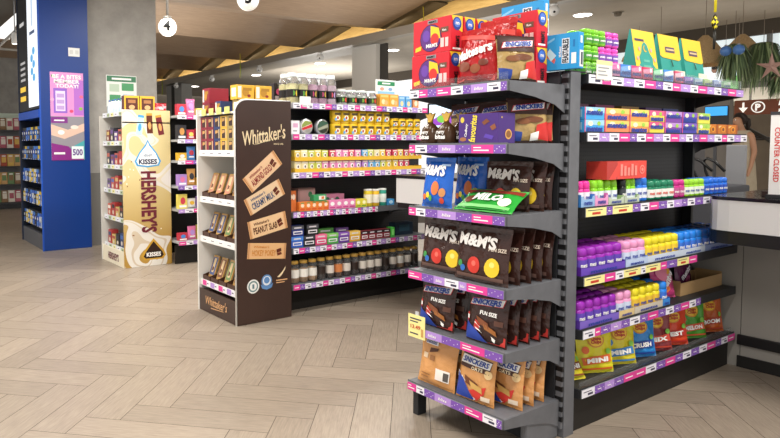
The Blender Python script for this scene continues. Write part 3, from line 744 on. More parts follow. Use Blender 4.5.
po.pr_poly(fp, [(-.245, -.4), (.0, -.45), (.245, -.66), (-.245, -.66)], C('#83287f'), 3); po.pr_poly(fp, [(.245, -.36), (.02, -.48), (-.02, -.66), (.245, -.66)], C('#4aa2a8'), 2)
po.pr_rect(fp, .05, -.64, .23, -.45, C('#dfe9ec'), 4); po.pr_text(fp, '500', .14, -.54, .09, C('#5d2c86'), .15, bold=.03, lv=6); po.pr_rect(fp, -.21, -.57, -.05, -.54, WHITE, 5)
part('sheet', po, t)
t = thing('socket_plate', 'white double switch plate high on the blue kiosk', 'switch', (2.705, 9.797, 2.99))
part('plate', MB().box(-.085, .085, -.012, 0, -.065, .065, C('#dfe0dd'), .004), t)
for k in (-1, 1): part('rocker', MB().box(k*.04-.025, k*.04+.025, -.018, -.0125, -.03, .03, C('#c9cac6'), .002), t)

# ------------------------------------------------------------------ checkout counter beside the side rack
CT = thing('checkout_counter', 'closed white checkout counter with black rim at the rack end', 'counter', (5.06, 1.86, 0))
outer = [(.42, .008), (-.3, .008), (-.46, .005), (-.53, -.005), (-.57, -.03), (-.592, -.07), (-.605, -.14), (-.62, -.3), (-.64, -.5), (-.66, -.8), (-.66, -1.6), (.42, -1.6)]
def off(p, d): return [(x + (d if i not in (0, 11) else 0), y - (d if i < 5 else 0)) for i, (x, y) in enumerate(p)]
part('apron', MB().prism(off(outer, .004), 'z', 1.015, 1.207, C('#d6d7d7', .22)), CT, 'white curved apron')
part('counter_top', MB().prism(outer, 'z', 1.207, 1.228, C('#141518', .15)), CT, 'black counter rim')
part('underside_band', MB().prism(outer, 'z', .935, 1.015, C('#191a1c', .35)), CT, 'black lower band')
pb = MB().box(.0, .4, -.002, .42, .0, .934, C('#8f8c86', .45)).box(.0, .4, -1.6, -.006, 0, .934, C('#8f8c86', .45)).box(.004, .4, -.006, -.002, 0, .92, BLACK)
part('body_panel', pb, CT, 'grey body panels')
part('bumper_rail', MB().box(-.025, 0, -1.6, .01, .16, .23, C('#151516', .4), .006), CT)
part('base_plinth', MB().box(-.012, 0, -1.6, .01, 0, .08, C('#1b1a19', .5)), CT)
part('till_drawer', MB().box(-.3, .1, -.55, -.2, 1.2285, 1.255, C('#3a2a26', .4)), CT)
t = thing('closed_sign', 'upright white sign with red vertical lettering on the black counter rim', 'sign', (4.6, 1.44, 1.2295))
sp = MB().box(-.012, .012, -.125, .125, .02, .5, C('#e4e4e2'))
fs = lambda u, v, l: (-.012-LIFT*l, -u, .26+v)
sp.pr_text(fs, 'COUNTER CLOSED', -.088, .0, .026, C('#cc2f2c'), .33, rot=-90, bold=.02); 
part('sign_board', sp, t); part('sign_cap', MB().box(-.014, .014, -.127, .127, .5005, .52, C('#3a3c40')), t); part('sign_foot', MB().box(-.04, .04, -.13, .13, 0, .0195, C('#2b2c2f')), t)
# second counter behind the end rack, with its screen
C2 = thing('rear_counter', 'white checkout counter half hidden behind the end rack', 'counter', (4.2, 3.2, 0))
part('apron', MB().box(0, 1.5, 0, 1.19, 1.02, 1.25, C('#d9d9d8', .3)), C2); part('counter_top', MB().box(-.004, 1.51, -.004, 1.194, 1.2505, 1.277, C('#1a1a1c', .3)), C2)
part('underside_band', MB().box(.01, 1.5, .01, 1.18, .97, 1.0195, C('#161616')), C2); part('base', MB().box(.4, 1.5, .1, 1.1, 0, .969, C('#1a1819')), C2)
t = thing('checkout_screen', 'black checkout screen with a purple and green picture', 'screen', (4.62, 4.22, 1.2785), R(-30))
part('bezel', MB().box(-.13, .13, 0, .03, .42, .68, C('#17181a'), .008), t)
sc = MB().box(-.118, .118, -.002, 0, .435, .665, C('#bcd3e6', .3, em=.8)); f8 = lambda u, v, l: (u, -.002-LIFT*l*2, v)
sc.pr_poly(f8, [(-.118, .5), (.0, .58), (.118, .61), (.118, .47), (-.118, .47)], C('#7c3c9e', .3, em=.6), 1); sc.pr_ell(f8, 0, .53, .045, .035, C('#6aa646', .3, em=.5), 2)
part('display', sc, t); part('stand', MB().box(-.02, .02, .012, .028, .01, .42, C('#222326')).box(-.08, .08, -.05, .08, 0, .01, C('#222326')), t)

# ================================================================== goods on the end rack
E_ = -90
RED, YEL, BLU, BRW, GRN = C('#c9202f'), C('#f2c52f'), C('#2557b8'), C('#3a211b'), C('#3f9b3f')
def carton_red():
    fr = [('e', -.02, -.05, .29, .40, C('#3a1c40'), 1), ('e', -.02, -.05, .27, .375, C('#5b2d7c'), 2), ('q', [(-.02, .3), (.2, .2), (.24, -.1), (-.02, -.05)], YEL, 3),
          ('e', -.13, .02, .1, .17, C('#6a3fa0'), 4), ('e', .09, -.1, .11, .17, C('#d8342c'), 4), T('M&M\'S', .02, -.27, .1, .3, WHITE, lv=6, bold=.03),
          ('r', -.1, .36, .16, .46, C('#8f8d92'), 2), T('M&M\'S', .03, .41, .06, .2, BLACK, lv=4), ('q', [(-.44, -.4), (-.28, -.36), (-.27, -.24), (-.43, -.28)], YEL, 2),
          ('r', .24, -.36, .33, -.1, C('#e7c3c0'), 2), ('r', .36, -.36, .44, -.1, C('#e7c3c0'), 2), ('r', .24, .05, .44, .2, C('#6b4a3a'), 2), T('fun', .34, .12, .06, .1, WHITE)]
    sd = [('q', [(-.45, .5), (.45, .5), (.45, .05), (.1, .12), (-.3, .3)], YEL, 1), ('e', .0, .28, .36, .19, C('#23408f'), 2), ('e', .0, .3, .26, .13, C('#4d77d0'), 3), T('m', 0, .3, .1, .3, WHITE, lv=5, bold=.03),
          T('M&M\'S', .05, -.22, .3, .32, BLACK, rot=90, bold=.03), ('r', -.35, -.45, .3, -.4, WHITE)]
    return carton('chocolate_carton', 'carton', .272, .094, .187, RED, {'F': fr, 'R': sd, 'T': [('r', -.3, -.3, .3, .3, C('#b01a2a'))]}, c=.002)
pr_red = carton_red()
for k in range(4): pr_red.put('red chocolate carton, lower tier, %s back from the end rack front edge' % ORD[k], 'red cartons on the end rack', 2.642+.1*k, 2.456, EZ[0], E_)
for k in range(4): pr_red.put('red chocolate carton, upper tier, %s back from the end rack front edge' % ORD[k], 'red cartons on the end rack', 2.648+.1*k, 2.452, EZ[0]+.189, E_)
pr_red.put('red chocolate carton standing beside the blue cartons, lower of two', 'red cartons on the end rack', 2.92, 2.13, EZ[0], E_)
pr_red.put('red chocolate carton topmost behind the red bags', 'red cartons on the end rack', 2.92, 2.13, EZ[0]+.189, E_)
def red_bag(w, h, seed):
    return pouch('chocolate_bag', 'bag', w, h, .11, F('#a81d20'), [('q', [(-.5, .42), (.5, .3), (.5, .22), (-.5, .34)], C('#d7443c'), 1), T('Maltesers', 0, .06, .17, .86, C('#f4ece6'), rot=14, bold=.035),
        ('e', -.2, -.2, .16, .09, C('#7a3a22')), ('e', .1, -.25, .14, .08, C('#8a4a2b')), ('e', .28, -.15, .1, .06, C('#6b2f1c')), ('q', [(-.5, -.3), (-.2, -.42), (.5, -.38), (.5, -.46), (-.5, -.46)], C('#d9443a'), 1)],
        seal=F('#b92a2a'), wr=.006, seed=seed)
red_bag(.25, .29, 3).put('large red bag of chocolate balls on the top end rack shelf', 'red bags on the end rack', 2.64, 2.175, EZ[0], E_, -6)
red_bag(.22, .34, 5).put('red bag of chocolate balls standing behind the large red bag', 'red bags on the end rack', 2.765, 2.15, EZ[0], E_+3, -2)
BAN = lambda w: [('q', [(-.44, .2), (.40, .26), (.46, .42), (-.38, .34)], C('#c52b3c'), 1), ('q', [(-.42, .215), (.39, .272), (.44, .408), (-.36, .328)], WHITE, 2), T('SNICKERS', .01, .31, .095, w, C('#24469c'), rot=4, bold=.05, shear=.2, lv=7)]
pr_gold = pouch('chocolate_pouch', 'pouch', .222, .228, .06, F('#a98d5a'), [('r', -.5, .14, .5, .47, C('#3c2019'), 1, )] + [(o if o[0] != 'q' else ('q', o[1], o[2], o[3]+2)) for o in BAN(.72)] + [('e', .1, .02, .26, .07, C('#6a3c22'), 2), ('e', -.16, -.02, .18, .07, C('#7a4a2b'), 2),
    ('q', [(.18, -.1), (.5, -.02), (.5, -.46), (.1, -.4)], C('#c92f2b'), 2), ('q', [(.0, -.3), (.22, -.24), (.2, -.44), (.0, -.46)], WHITE, 3), ('q', [(-.5, -.22), (-.2, -.26), (-.22, -.46), (-.5, -.46)], C('#28418f'), 2)], seal=F('#40231b'), hole=True, seed=8)
pr_gold.put('gold and brown chocolate pouch standing at the corner of the top end rack shelf', 'gold pouches on the end rack', 2.70, 1.978, EZ[0], -18, -6)
FE = [('r', -.5, -.5, .5, .5, C('#2a9ad8'), 1), ('q', [(-.46, -.1), (-.2, -.32), (-.16, -.2), (-.4, .08)], C('#d9685e'), 2), ('q', [(-.44, -.02), (-.3, -.25), (-.14, -.1), (-.34, .12)], C('#bfe0ee'), 3),
      ('r', .02, -.34, .24, .36, C('#e6eef2'), 2), T('FEASTABLES', .13, .01, .16, .66, C('#1c2a3a'), rot=90, bold=.035, lv=4), ('q', [(-.48, .3), (-.2, .42), (-.2, .36), (-.48, .22)], C('#7cc5ea'), 2), T('MrBeast', -.03, .0, .07, .3, WHITE, rot=90), ('r', .3, -.36, .44, -.06, C('#f0f2f2'), 2), ('r', .34, .1, .4, .3, C('#1f78b8'), 2)]
FS = [('r', -.3, -.45, .4, .0, WHITE, 2), ('r', -.1, -.4, .3, -.05, C('#4b5560'), 3), ('r', -.2, .2, .2, .4, C('#d8e6ee'), 2)]
pr_fe = carton('snack_carton', 'carton', .18, .05, .18, C('#2392d2'), {'F': FE, 'R': FS, 'T': [('r', -.4, -.3, .2, .3, C('#57b4e4'))]}, c=.002)
pr_fe2 = carton('snack_carton', 'carton', .27, .05, .2, C('#2392d2'), {'F': FE, 'R': FS, 'T': [('r', -.4, -.3, .2, .3, C('#57b4e4'))]}, c=.002)
pr_fe.put('blue snack carton standing on the cap of the grey upright', 'blue snack cartons', 3.005, 1.925, 1.937, E_+4)
pr_fe2.put('blue snack carton topmost behind the red carton', 'blue snack cartons', 3.11, 2.235, 1.937+.202, E_)
pr_fe2.put('blue snack carton underneath another, behind the single blue one', 'blue snack cartons', 3.11, 2.235, 1.937, E_)

# second shelf
def festive(seed):
    b = MB(); pr = [(.045, 0), (.056, .01), (.058, .05), (.05, .085), (.03, .105), (.014, .118)]
    b.lathe(pr, F('#4a3320'), 14, sy=.7, sq=2.4)
    fn = lambda u, v, l: (u, -.042-.002*l, .05+v)
    b.pr_text(fn, 'merry', 0, .015, .02, WHITE, .06, shear=.25, bold=.03); b.pr_text(fn, 'bites', 0, -.012, .022, WHITE, .07, bold=.04)
    t = MB().lathe([(.013, .118), (.016, .123), (.013, .128)], C('#d9b04a', .3, .6), 10)
    f = MB().prism([(-.012, .127), (.012, .127), (.035, .17), (.012, .162), (0, .175), (-.014, .16), (-.034, .168)], 'y', -.006, .006, F('#c9a24a'))
    return Proto('gift_bag', 'bag', [('bag_body', b.mesh('bag_body')), ('tie', t.mesh('tie')), ('gathered_top', f.mesh('gathered_top'))])
pr_fs = festive(1)
row(pr_fs, [(2.635, 2.37), (2.75, 2.37), (2.65, 2.5)], EZ[1], '{o} small brown gift bag with gathered gold top beside the purple box', 'small tied gift bags', E_)
pur = carton('chocolate_box', 'box', .245, .13, .15, C('#472a78'), {'F': [T('favourites', -.12, .0, .25, .56, C('#e8d44a'), rot=84, bold=.03, shear=.15), T('Cadbury', -.3, -.05, .09, .28, WHITE, rot=84, shear=.25), ('q', [(.1, .2), (.22, .32), (.3, .22), (.16, .1)], C('#7a4630'), 2), ('q', [(.3, .05), (.42, .15), (.46, .0), (.36, -.08)], C('#8a5236'), 2), ('e', -.4, .3, .05, .1, C('#d9c04a')), ('q', [(.15, -.3), (.36, -.38), (.4, -.26), (.2, -.18)], C('#5a3fa8'), 2), ('e', -.38, -.36, .09, .07, C('#a06a44'))],
      'R': [('e', .1, -.2, .2, .17, C('#d9a35c'), 2), ('e', .1, -.2, .14, .12, C('#8a5a2e'), 3), ('e', -.3, .35, .03, .03, C('#d9c04a'), 2)]}, c=.002)
pur.put('purple chocolate box with yellow lettering on the second end rack shelf', None, 2.645, 2.115, EZ[1], E_)
for i, (x, y, a, w) in enumerate([(2.86, 2.44, E_, 'behind the small gift bags'), (2.845, 2.215, E_, 'directly behind the purple box'), (2.825, 2.0, -26, 'at the near corner of the second shelf'), (2.93, 2.06, -64, 'against the slotted upright')]):
    pr_gold.put('gold and brown chocolate pouch ' + w, 'gold pouches on the end rack', x, y, EZ[1], a, -5)

# third shelf
MM = lambda tc, ex: [T("M&M'S", -.06, .24, .19, .74, tc, bold=.045, lv=4, rot=-3)] + ex
pr_mb = pouch('candy_bag', 'bag', .215, .275, .08, F('#1f5fc0'), MM(WHITE, [('e', .05, -.12, .13, .14, C('#d8763f')), ('e', .28, -.2, .1, .09, C('#c98b55')), ('e', -.2, -.26, .06, .06, C('#f0d23f')), ('e', -.1, -.32, .06, .06, C('#58a84a')), ('e', -.32, -.3, .06, .06, C('#e8772c')), ('e', .28, -.36, .07, .06, C('#c7452e')), ('r', .15, .33, .42, .37, C('#a9c8ee'), 1)]), seal=F('#2f6fd0'), seed=11)
pr_mb.put('blue candy bag with white lettering on the third end rack shelf', 'blue candy bags', 2.615, 2.418, EZ[2], E_, -7)
pr_mb.put('blue candy bag tucked behind the first one', 'blue candy bags', 2.80, 2.345, EZ[2], E_, -5)
pr_m3 = pr_mk = None
MKARGS = ( F('#38211c'), MM(C('#d9d4d0'), [T('FUN SIZE', .33, .12, .06, .28, C('#d9c9b8'), bold=.02), ('e', -.08, -.2, .13, .15, C('#c8372c')), ('e', -.08, -.17, .05, .05, C('#e2685a'), 3), ('e', .26, -.2, .13, .17, C('#e8c42e')), ('e', .26, -.15, .05, .05, C('#f5e27a'), 3), ('e', -.36, -.2, .05, .06, C('#3f8f4a')), ('e', -.3, -.28, .05, .06, C('#2f69b8')), ('r', -.45, -.44, .45, -.37, C('#6a5048'), 1)]), F('#45302a'))
pr_mk = pouch('candy_bag', 'bag', .335, .285, .066, MKARGS[0], MKARGS[1], seal=MKARGS[2], seed=12, wr=.007)
pr_m3 = pouch('candy_bag', 'bag', .27, .255, .06, MKARGS[0], MKARGS[1], seal=MKARGS[2], seed=14, wr=.007)
for i, (x, y, a, w) in enumerate([(2.775, 2.09, E_+3, 'behind the green bag'), (2.865, 2.068, E_+3, 'second back behind the green bag'), (2.95, 2.08, E_+3, 'back by the slotted upright')]):
    pr_m3.put('brown candy bag on the third end rack shelf, ' + w, 'brown candy bags', x, y, EZ[2], a, -7)
pr_gr = pouch('candy_bag', 'bag', .36, .175, .05, F('#2f9a3a'), [('r', -.5, .26, .5, .42, C('#8a3326'), 1), ('q', [(-.4, .24), (-.1, .3), (.0, .42), (-.36, .42)], C('#4a2a1f'), 2), T('MILO', 0, .0, .3, .5, WHITE, bold=.05), ('e', -.3, -.1, .1, .18, C('#6b3a22')), ('e', .32, -.15, .1, .18, C('#e9e2d0')), ('r', -.46, -.42, .46, -.32, C('#6fc66a'), 1)], seal=F('#57b65a'), seed=21, wr=.006)
pr_gr.put('green bag lying tilted on the third end rack shelf before the brown bags', None, 2.604, 2.108, EZ[2], E_, -55)
# fourth shelf: brown bags
for i, (x, y, a, zz) in enumerate([(2.652, 2.402, E_, 0), (2.606, 2.108, E_, 0), (2.738, 2.40, E_, 0), (2.692, 2.104, E_, 0), (2.778, 2.102, E_, 0), (2.864, 2.1, E_, 0), (2.949, 2.1, E_, 0)]):
    w = ['front bag by the far end', 'front bag by the near end', 'second bag back by the far end', 'second bag back by the near end', 'third bag back by the near end', 'fourth bag back by the near end', 'last bag against the back panel'][i]
    pr_mk.put('brown candy bag on the fourth end rack shelf, ' + w, 'brown candy bags', x, y, EZ[3], a, -7)
# fifth shelf: dark brown bags
pr_sn = pouch('chocolate_bag', 'bag', .25, .266, .06, F('#35201c'), BAN(.74) + [T('FUN SIZE', .1, .1, .07, .42, WHITE, bold=.03), ('q', [(-.5, .05), (-.15, -.1), (.5, -.3), (.5, -.46), (-.5, -.46)], C('#c23a34'), 1), ('q', [(-.5, -.1), (-.2, -.26), (.1, -.46), (-.5, -.46)], C('#2c46a0'), 2), ('q', [(-.5, .0), (-.15, -.16), (.3, -.36), (.28, -.42), (-.2, -.24), (-.5, -.08)], WHITE, 2), ('q', [(-.2, .02), (.1, -.08), (.16, -.2), (-.16, -.1)], C('#7a4426'), 3), ('q', [(.0, -.1), (.3, -.2), (.33, -.3), (.04, -.2)], C('#99602f'), 3), ('r', .25, -.1, .44, .0, C('#57372c'), 2)], seal=F('#432a24'), seed=31, wr=.006)
for i, (x, y, a) in enumerate([(2.625, 2.42, E_), (2.618, 2.078, E_), (2.705, 2.395, E_), (2.705, 2.075, E_), (2.788, 2.068, E_), (2.868, 2.062, E_), (2.946, 2.062, E_)]):
    w = ['front bag by the yellow card', 'front bag by the near end', 'second bag back by the yellow card', 'second bag back by the near end', 'third bag back by the near end', 'fourth bag back by the near end', 'last bag against the back panel'][i]
    pr_sn.put('dark brown chocolate bag, fifth end rack shelf, ' + w, 'dark brown chocolate bags', x, y, EZ[4], a, -6)
# bottom shelf: tan pouches
TAN = F('#cf965c')
pr_or = pouch('chocolate_pouch', 'pouch', .235, .285, .06, TAN, [('q', [(-.44, .1), (.36, .06), (.42, .3), (-.38, .36)], C('#4a2a20'), 1)] + [('q', [(-.42, .17), (.37, .15), (.41, .28), (-.37, .33)], WHITE, 2), T('SNICKERS', .0, .235, .09, .7, C('#24469c'), rot=-3, bold=.03, shear=.2, lv=4), T('OATS', .06, .11, .055, .3, C('#f0e2c2'), bold=.03, lv=4), ('q', [(-.5, -.02), (-.3, -.12), (.05, -.46), (-.5, -.46)], C('#2c46a0'), 1), ('q', [(-.5, .0), (-.3, -.1), (.1, -.42), (.02, -.46), (-.5, -.12)], WHITE, 2), ('q', [(-.1, -.3), (.34, -.16), (.3, -.3), (.1, -.46)], C('#cf3a32'), 2), ('q', [(-.26, -.04), (.12, -.14), (.2, -.26), (-.2, -.18)], C('#6a3c22'), 4), ('q', [(-.1, -.12), (.24, -.2), (.26, -.3), (-.02, -.24)], C('#caa15a'), 5), ('r', .22, -.42, .44, -.34, C('#e4d3bd'), 3), ('e', .34, .06, .1, .08, C('#e6c893'), 1)], seal=F('#c48a50'), seed=41, topw=.96)
pr_ob = pouch('chocolate_pouch', 'pouch', .27, .28, .06, TAN, [('q', [(-.36, .3), (.0, .3), (.0, .4), (-.36, .38)], WHITE, 1), T('SNICKERS', -.18, .345, .05, .3, C('#24469c'), bold=.03), ('q', [(-.2, .14), (.02, .2), (.04, .26), (-.18, .24)], C('#5a3422'), 2), ('r', -.36, .02, -.22, .12, C('#e2c9a8'), 2), ('r', -.16, .0, -.02, .1, C('#9a6a3f'), 2), ('r', .04, -.34, .4, -.12, C('#ece6de'), 2), ('r', .26, -.32, .38, -.16, C('#55504c'), 3), ('r', -.38, -.3, -.1, -.28, C('#9a6a3f'), 2), ('r', -.38, -.36, -.15, -.34, C('#9a6a3f'), 2)], seal=F('#c48a50'), seed=42)
pr_ob.put('tan chocolate pouch turned back to front with its barcode showing', 'tan chocolate pouches', 2.622, 2.418, EZ[5], E_, -9)
for i, (x, y, a) in enumerate([(2.63, 2.155, E_+3), (2.722, 2.055, E_+4), (2.72, 2.42, E_), (2.80, 2.29, E_), (2.82, 2.06, E_+4), (2.915, 2.065, E_+4)]):
    w = ['beside the reversed one', 'at the near front corner', 'behind the reversed one', 'second back in the middle', 'third back by the near end', 'last by the slotted upright'][i]
    pr_or.put('tan chocolate pouch, lowest end rack shelf, ' + w, 'tan chocolate pouches', x, y, EZ[5], a, -9)

# ================================================================== goods on the side rack
IK = C('#2a3f9a')
PINK, MAG, LIME, GREY = C('#e34fb4'), C('#c9308f'), C('#8fd02f'), C('#9a9ca0')
gbt = lambda col, lab, h=.088, r=.033, cap=None, txt='mentos', tc=WHITE: gum_bottle(C(col, .25), C(cap or col, .25), C(lab), r, h, txt, tc)
b_grn, b_pnk, b_blu = gbt('#7cc932', '#4d9a35'), gbt('#e04fb6', '#7b52a8'), gbt('#2f6fd8', '#2348a0')
tier = lambda k: SZ[0]+.0893*k
TW = ['bottom', 'middle', 'top']
for k, cols in enumerate([[b_grn, b_grn, b_grn, b_pnk, b_pnk, b_blu], [b_grn, b_grn, b_pnk, b_pnk, b_pnk], [b_grn, b_grn, b_grn, b_pnk, b_pnk]]):
    for rw, y in enumerate((2.02, 2.09)):
        for i, pb_ in enumerate(cols):
            w = {id(b_grn): 'green', id(b_pnk): 'pink', id(b_blu): 'blue'}[id(pb_)]
            pb_.put('%s gum bottle, %s layer of the top stack, %s row, %s from the upright' % (w, TW[k], ORD[rw], ORD[i]), 'gum bottles stacked on the top shelf', 3.345+.068*i, y, tier(k), 0)
def gum_box(col, c2, w=.108, h=.088, d=.06, txt='mentos', tc=IK, name='gum_box', cat='box'):
    return carton(name, cat, w, d, h, C(col), {'F': [('q', [(-.5, -.1), (.5, .15), (.5, .5), (-.5, .3)], C(c2), 1), T(txt, .0, -.08, .3, .84, tc, bold=.035, lv=4), ('e', .28, .28, .1, .16, WHITE, 2)], 'L': [('r', -.4, -.3, .4, .3, C(c2))], 'T': [('r', -.4, -.3, .4, .3, C(c2))]})
for i, (x, c, c2, nm) in enumerate([(3.47, '#e58fb8', '#d96aa5', 'pale pink'), (3.585, '#3f7fd8', '#6fa5e8', 'blue'), (3.70, '#e0377a', '#ef7fa6', 'hot pink'), (3.825, '#d8355f', '#ee8aa5', 'red'), (3.945, '#58b07a', '#9fd8b0', 'green'), (4.07, '#3f86d8', '#dfe8f0', 'blue and white'), (4.2, '#d8486a', '#f0b0bf', 'rose'), (4.325, '#7a4fb8', '#b08ad8', 'violet'), (4.455, '#8fc0e0', '#c8e0ec', 'pale blue'), (4.585, '#9fc86a', '#d0e0a0', 'pale green'), (4.72, '#8a9fd8', '#b8c6ea', 'lavender'), (4.86, '#86b98a', '#bcd8b4', 'sage')]):
    gum_box(c, c2, h=.077 if x < 4.3 else .05).put('small %s gum box behind the clear guard of the top shelf' % nm, 'small gum boxes on the top shelf', x, 1.945, SZ[0], 0)
t = thing('price_card', 'white card with yellow top clipped on the corner of the gum shelf', 'price tag', (3.30, 1.8775, 1.93))
cd = MB().box(-.075, .075, -.001, .001, -.03, .07, C('#e9e6da')); fn = lambda u, v, l: (u, -.001-LIFT*l, v+.02)
do_prints(cd, fn, .15, .1, [('r', -.5, .28, .5, .5, YL), ('r', -.4, .08, .3, .16, GREY), ('r', -.4, -.1, .1, -.03, GREY), ('r', -.4, -.3, .2, -.22, GREY)])
part('card', cd, t); part('clip', MB().box(-.02, .02, .0012, .0045, -.03, .02, C('#b9bbbd')), t)
# gable gift bags
TEAL, GYEL = C('#2f9488'), C('#e8c23a')
def gable(kind):
    w, d, h = .262, .12, .335
    b = MB().prism([(-d/2, 0), (d/2, 0), (.004, h), (-.004, h)], 'x', -w/2, w/2, TEAL)
    n = math.sqrt(h*h + (d/2)**2)
    fn = lambda u, v, l: (u, -d/2 + (d/2-.004)*(v/n) - LIFT*l*2, h*(v/n))
    fl = MB()
    if kind == 0:
        b.pr_rect(fn, -w/2, 0, w/2, n, GYEL, 1)
        b.pr_poly(fn, [(-.09, .05), (.09, .05), (.1, .11), (.075, .13), (.08, .17), (.05, .2), (.03, .25), (0, .27), (-.03, .25), (-.05, .2), (-.08, .17), (-.075, .13), (-.1, .11)], TEAL, 2)
        b.pr_ell(fn, 0, .225, .022, .022, C('#d8b045'), 3); b.pr_ell(fn, .007, .23, .018, .018, TEAL, 4)
        b.pr_rect(fn, -.11, .015, .11, .045, C('#b5722f'), 2); b.pr_rect(fn, -.045, .1, .045, .12, C('#5fae9a'), 3); b.pr_rect(fn, -.035, .14, .035, .155, C('#5fae9a'), 3)
        for a, q in ((-.1, .16), (.1, .16), (-.095, .1), (.095, .09), (-.07, .22), (.07, .22)): b.pr_ell(fn, a, q, .012, .014, C('#e9a7a0'), 3, 8)
        b.pr_rect(fn, -.11, .27, .0, .285, C('#4a3b57'), 2)
        fl.box(.02, .08, -.09, -.088, .0, .06, C('#eceae4')); fl.box(.03, .07, -.0905, -.09, .015, .045, C('#7d5a4a'))
        return Proto('gift_carton', 'gift box', [('carton_body', b.mesh('carton_body')), ('price_tag', fl.mesh('price_tag'))])
    f2 = lambda u, v, l: (u, -d/2 + (d/2-.004)*(v/n) - .0015 - LIFT*l*2, h*(v/n))
    fl.pr_poly(f2, [(-w/2-.001, .2), (-w*.4, .188), (w*.4, .178), (w/2+.001, .19), (w/2+.001, n), (-w/2-.001, n)], GYEL, 1)
    fl.pr_rect(f2, -.06, .225, .06, .262, C('#5b4b60'), 2); fl.pr_rect(f2, -.05, .238, .05, .25, C('#cdb48a'), 3)
    st = MB().tube([(0, -.036, .175), (0, -.048, .13)], .003, C('#3a5a48'), 6)
    tg = MB().box(-.062, .062, -.092, -.09, .022, .098, C('#e5e0c2')); tg.box(-.04, .04, -.0925, -.092, .05, .056, C('#b9ae8a'))
    return Proto('gift_carton', 'gift box', [('carton_body', b.mesh('carton_body')), ('flap', fl.mesh('flap')), ('string', st.mesh('string')), ('gift_tag', tg.mesh('gift_tag'))])
gable(0).put('gable gift box with yellow border and teal palace shape on top shelf', 'gable gift boxes', 4.06, 2.08, SZ[0], 0)
gb = gable(1)
gb.put('teal gable gift box with yellow flap between two other gift boxes', 'gable gift boxes', 4.375, 2.08, SZ[0], 0)
gb.put('teal gable gift box with yellow flap at the far end of three', 'gable gift boxes', 4.69, 2.08, SZ[0], 0)
# second shelf: roll boxes, two layers
edges = [3.172, 3.365, 3.62, 3.835, 4.02, 4.235, 4.435, 4.615]
cs = [('#3fa0e0', '#9fd0f0', 'sky blue'), ('#f08a5a', '#f7c46a', 'peach'), ('#ef9a4a', '#f3d06a', 'orange'), ('#e8d24a', '#e05a8a', 'striped'), ('#7a3f9f', '#b58ad0', 'purple'), ('#3f3fa8', '#7a5ac0', 'indigo'), ('#e0dc4f', '#a8cf5a', 'yellow')]
for k in range(2):
    for i, (c, c2, nm) in enumerate(cs):
        w = edges[i+1]-edges[i]-.004
        h = .066
        pr = carton('sweet_box', 'box', w, .13, h, C(c), {'F': [('q', [(-.5, .0), (-.1, .1), (.5, .05), (.5, .5), (-.5, .5)], C(c2), 1), ('e', -.2, .2, .12, .2, C('#f3e9c8'), 2), ('e', .22, .22, .09, .18, C('#9ac84a'), 2), T('mentos', .0, -.2 if (i+k) % 2 == 0 else .12, .42, .8, IK, bold=.05, lv=4), ('r', -.5, -.5, -.46, .5, C('#e0507a'), 3)], 'L': [('r', -.4, -.3, .4, .3, C(c2))]})
        pr.put('%s sweet roll box, %s layer of the second side rack shelf' % (nm, ('lower', 'upper')[k]), 'roll boxes on the second shelf', (edges[i]+edges[i+1])/2, 1.972, SZ[1]+k*.0673, 0)
for i, (x, c) in enumerate([(3.35, '#5a2a4a'), (3.62, '#7a2f5f'), (3.9, '#8a6a2f'), (4.18, '#4a2a6a'), (4.4, '#2f3f8a')]):
    carton('sweet_box', 'box', .2, .1, .165, C(c), {'F': [('r', -.4, .1, .4, .4, C('#b85a8a'))]}).put('dark tall sweet box peeking over the roll boxes, %s from the grey upright' % ORD[i], 'tall boxes behind the roll boxes', x, 2.1, SZ[1], 0)
for i, x in enumerate((4.69, 4.84, 4.99)):
    carton('snack_box', 'box', .14, .1, .066, C('#c9731f'), {'F': [('e', 0, 0, .22, .3, C('#e89a2f'), 2), ('e', 0, 0, .12, .18, C('#7a3a1a'), 3), ('r', .36, -.5, .5, .5, C('#a85a2a'), 2), ('q', [(-.5, .1), (-.2, .3), (-.2, .4), (-.5, .3)], C('#f0c070'), 2)], 'L': [('r', -.3, -.3, .3, .3, C('#8a4a1a'))]}).put('small orange box on the second side rack shelf, %s after the yellow box' % ORD[i], 'orange boxes on the second shelf', x, 1.97, SZ[1], 0)
# third shelf: gum bottles in trays, red carton lying on them
def tray(w, d, h, col, c2, txt=None, dip=True, name='display_tray'):
    b = MB().box(-w/2, w/2, -d/2, d/2, 0, .002, C(col)).box(-w/2, -w/2+.002, -d/2, d/2, .002, h*1.15, C(col)).box(w/2-.002, w/2, -d/2, d/2, .002, h*1.15, C(col)).box(-w/2+.002, w/2-.002, d/2-.002, d/2, .002, h, C(col))
    f = MB().prism([(-w/2, 0), (w/2, 0), (w/2, h)] + ([(w*.36, h), (w*.3, h*.72), (-w*.3, h*.72), (-w*.36, h)] if dip else []) + [(-w/2, h)], 'y', -d/2-.002, -d/2-.0002, C(c2))
    fn = lambda u, v, l: (u, -d/2-.002-LIFT*l, h*.4+v)
    if txt: f.pr_text(fn, txt, 0, -.0, h*.4, IK, w*.6, bold=.035)
    return Proto(name, 'display tray', [('tray_body', b.mesh('tray_body')), ('front_lip', f.mesh('front_lip'))])
def bots(shelf, z, y0, spots, pr, nm, pos, rows=1, dy=.056, grp=None):
    for rw in range(rows):
        for i, x in enumerate(spots):
            lab = '%s %s gum bottle %s of the %s side rack shelf' % (ORD[i], nm, pos, shelf)
            if rows > 1: lab = '%s %s gum bottle, %s row back, %s side rack shelf' % (ORD[i], nm, ORD[rw], shelf)
            pr.put(lab, grp or 'gum bottles on the %s side rack shelf' % shelf, x, y0+dy*rw, z, 0)
z = SZ[2]
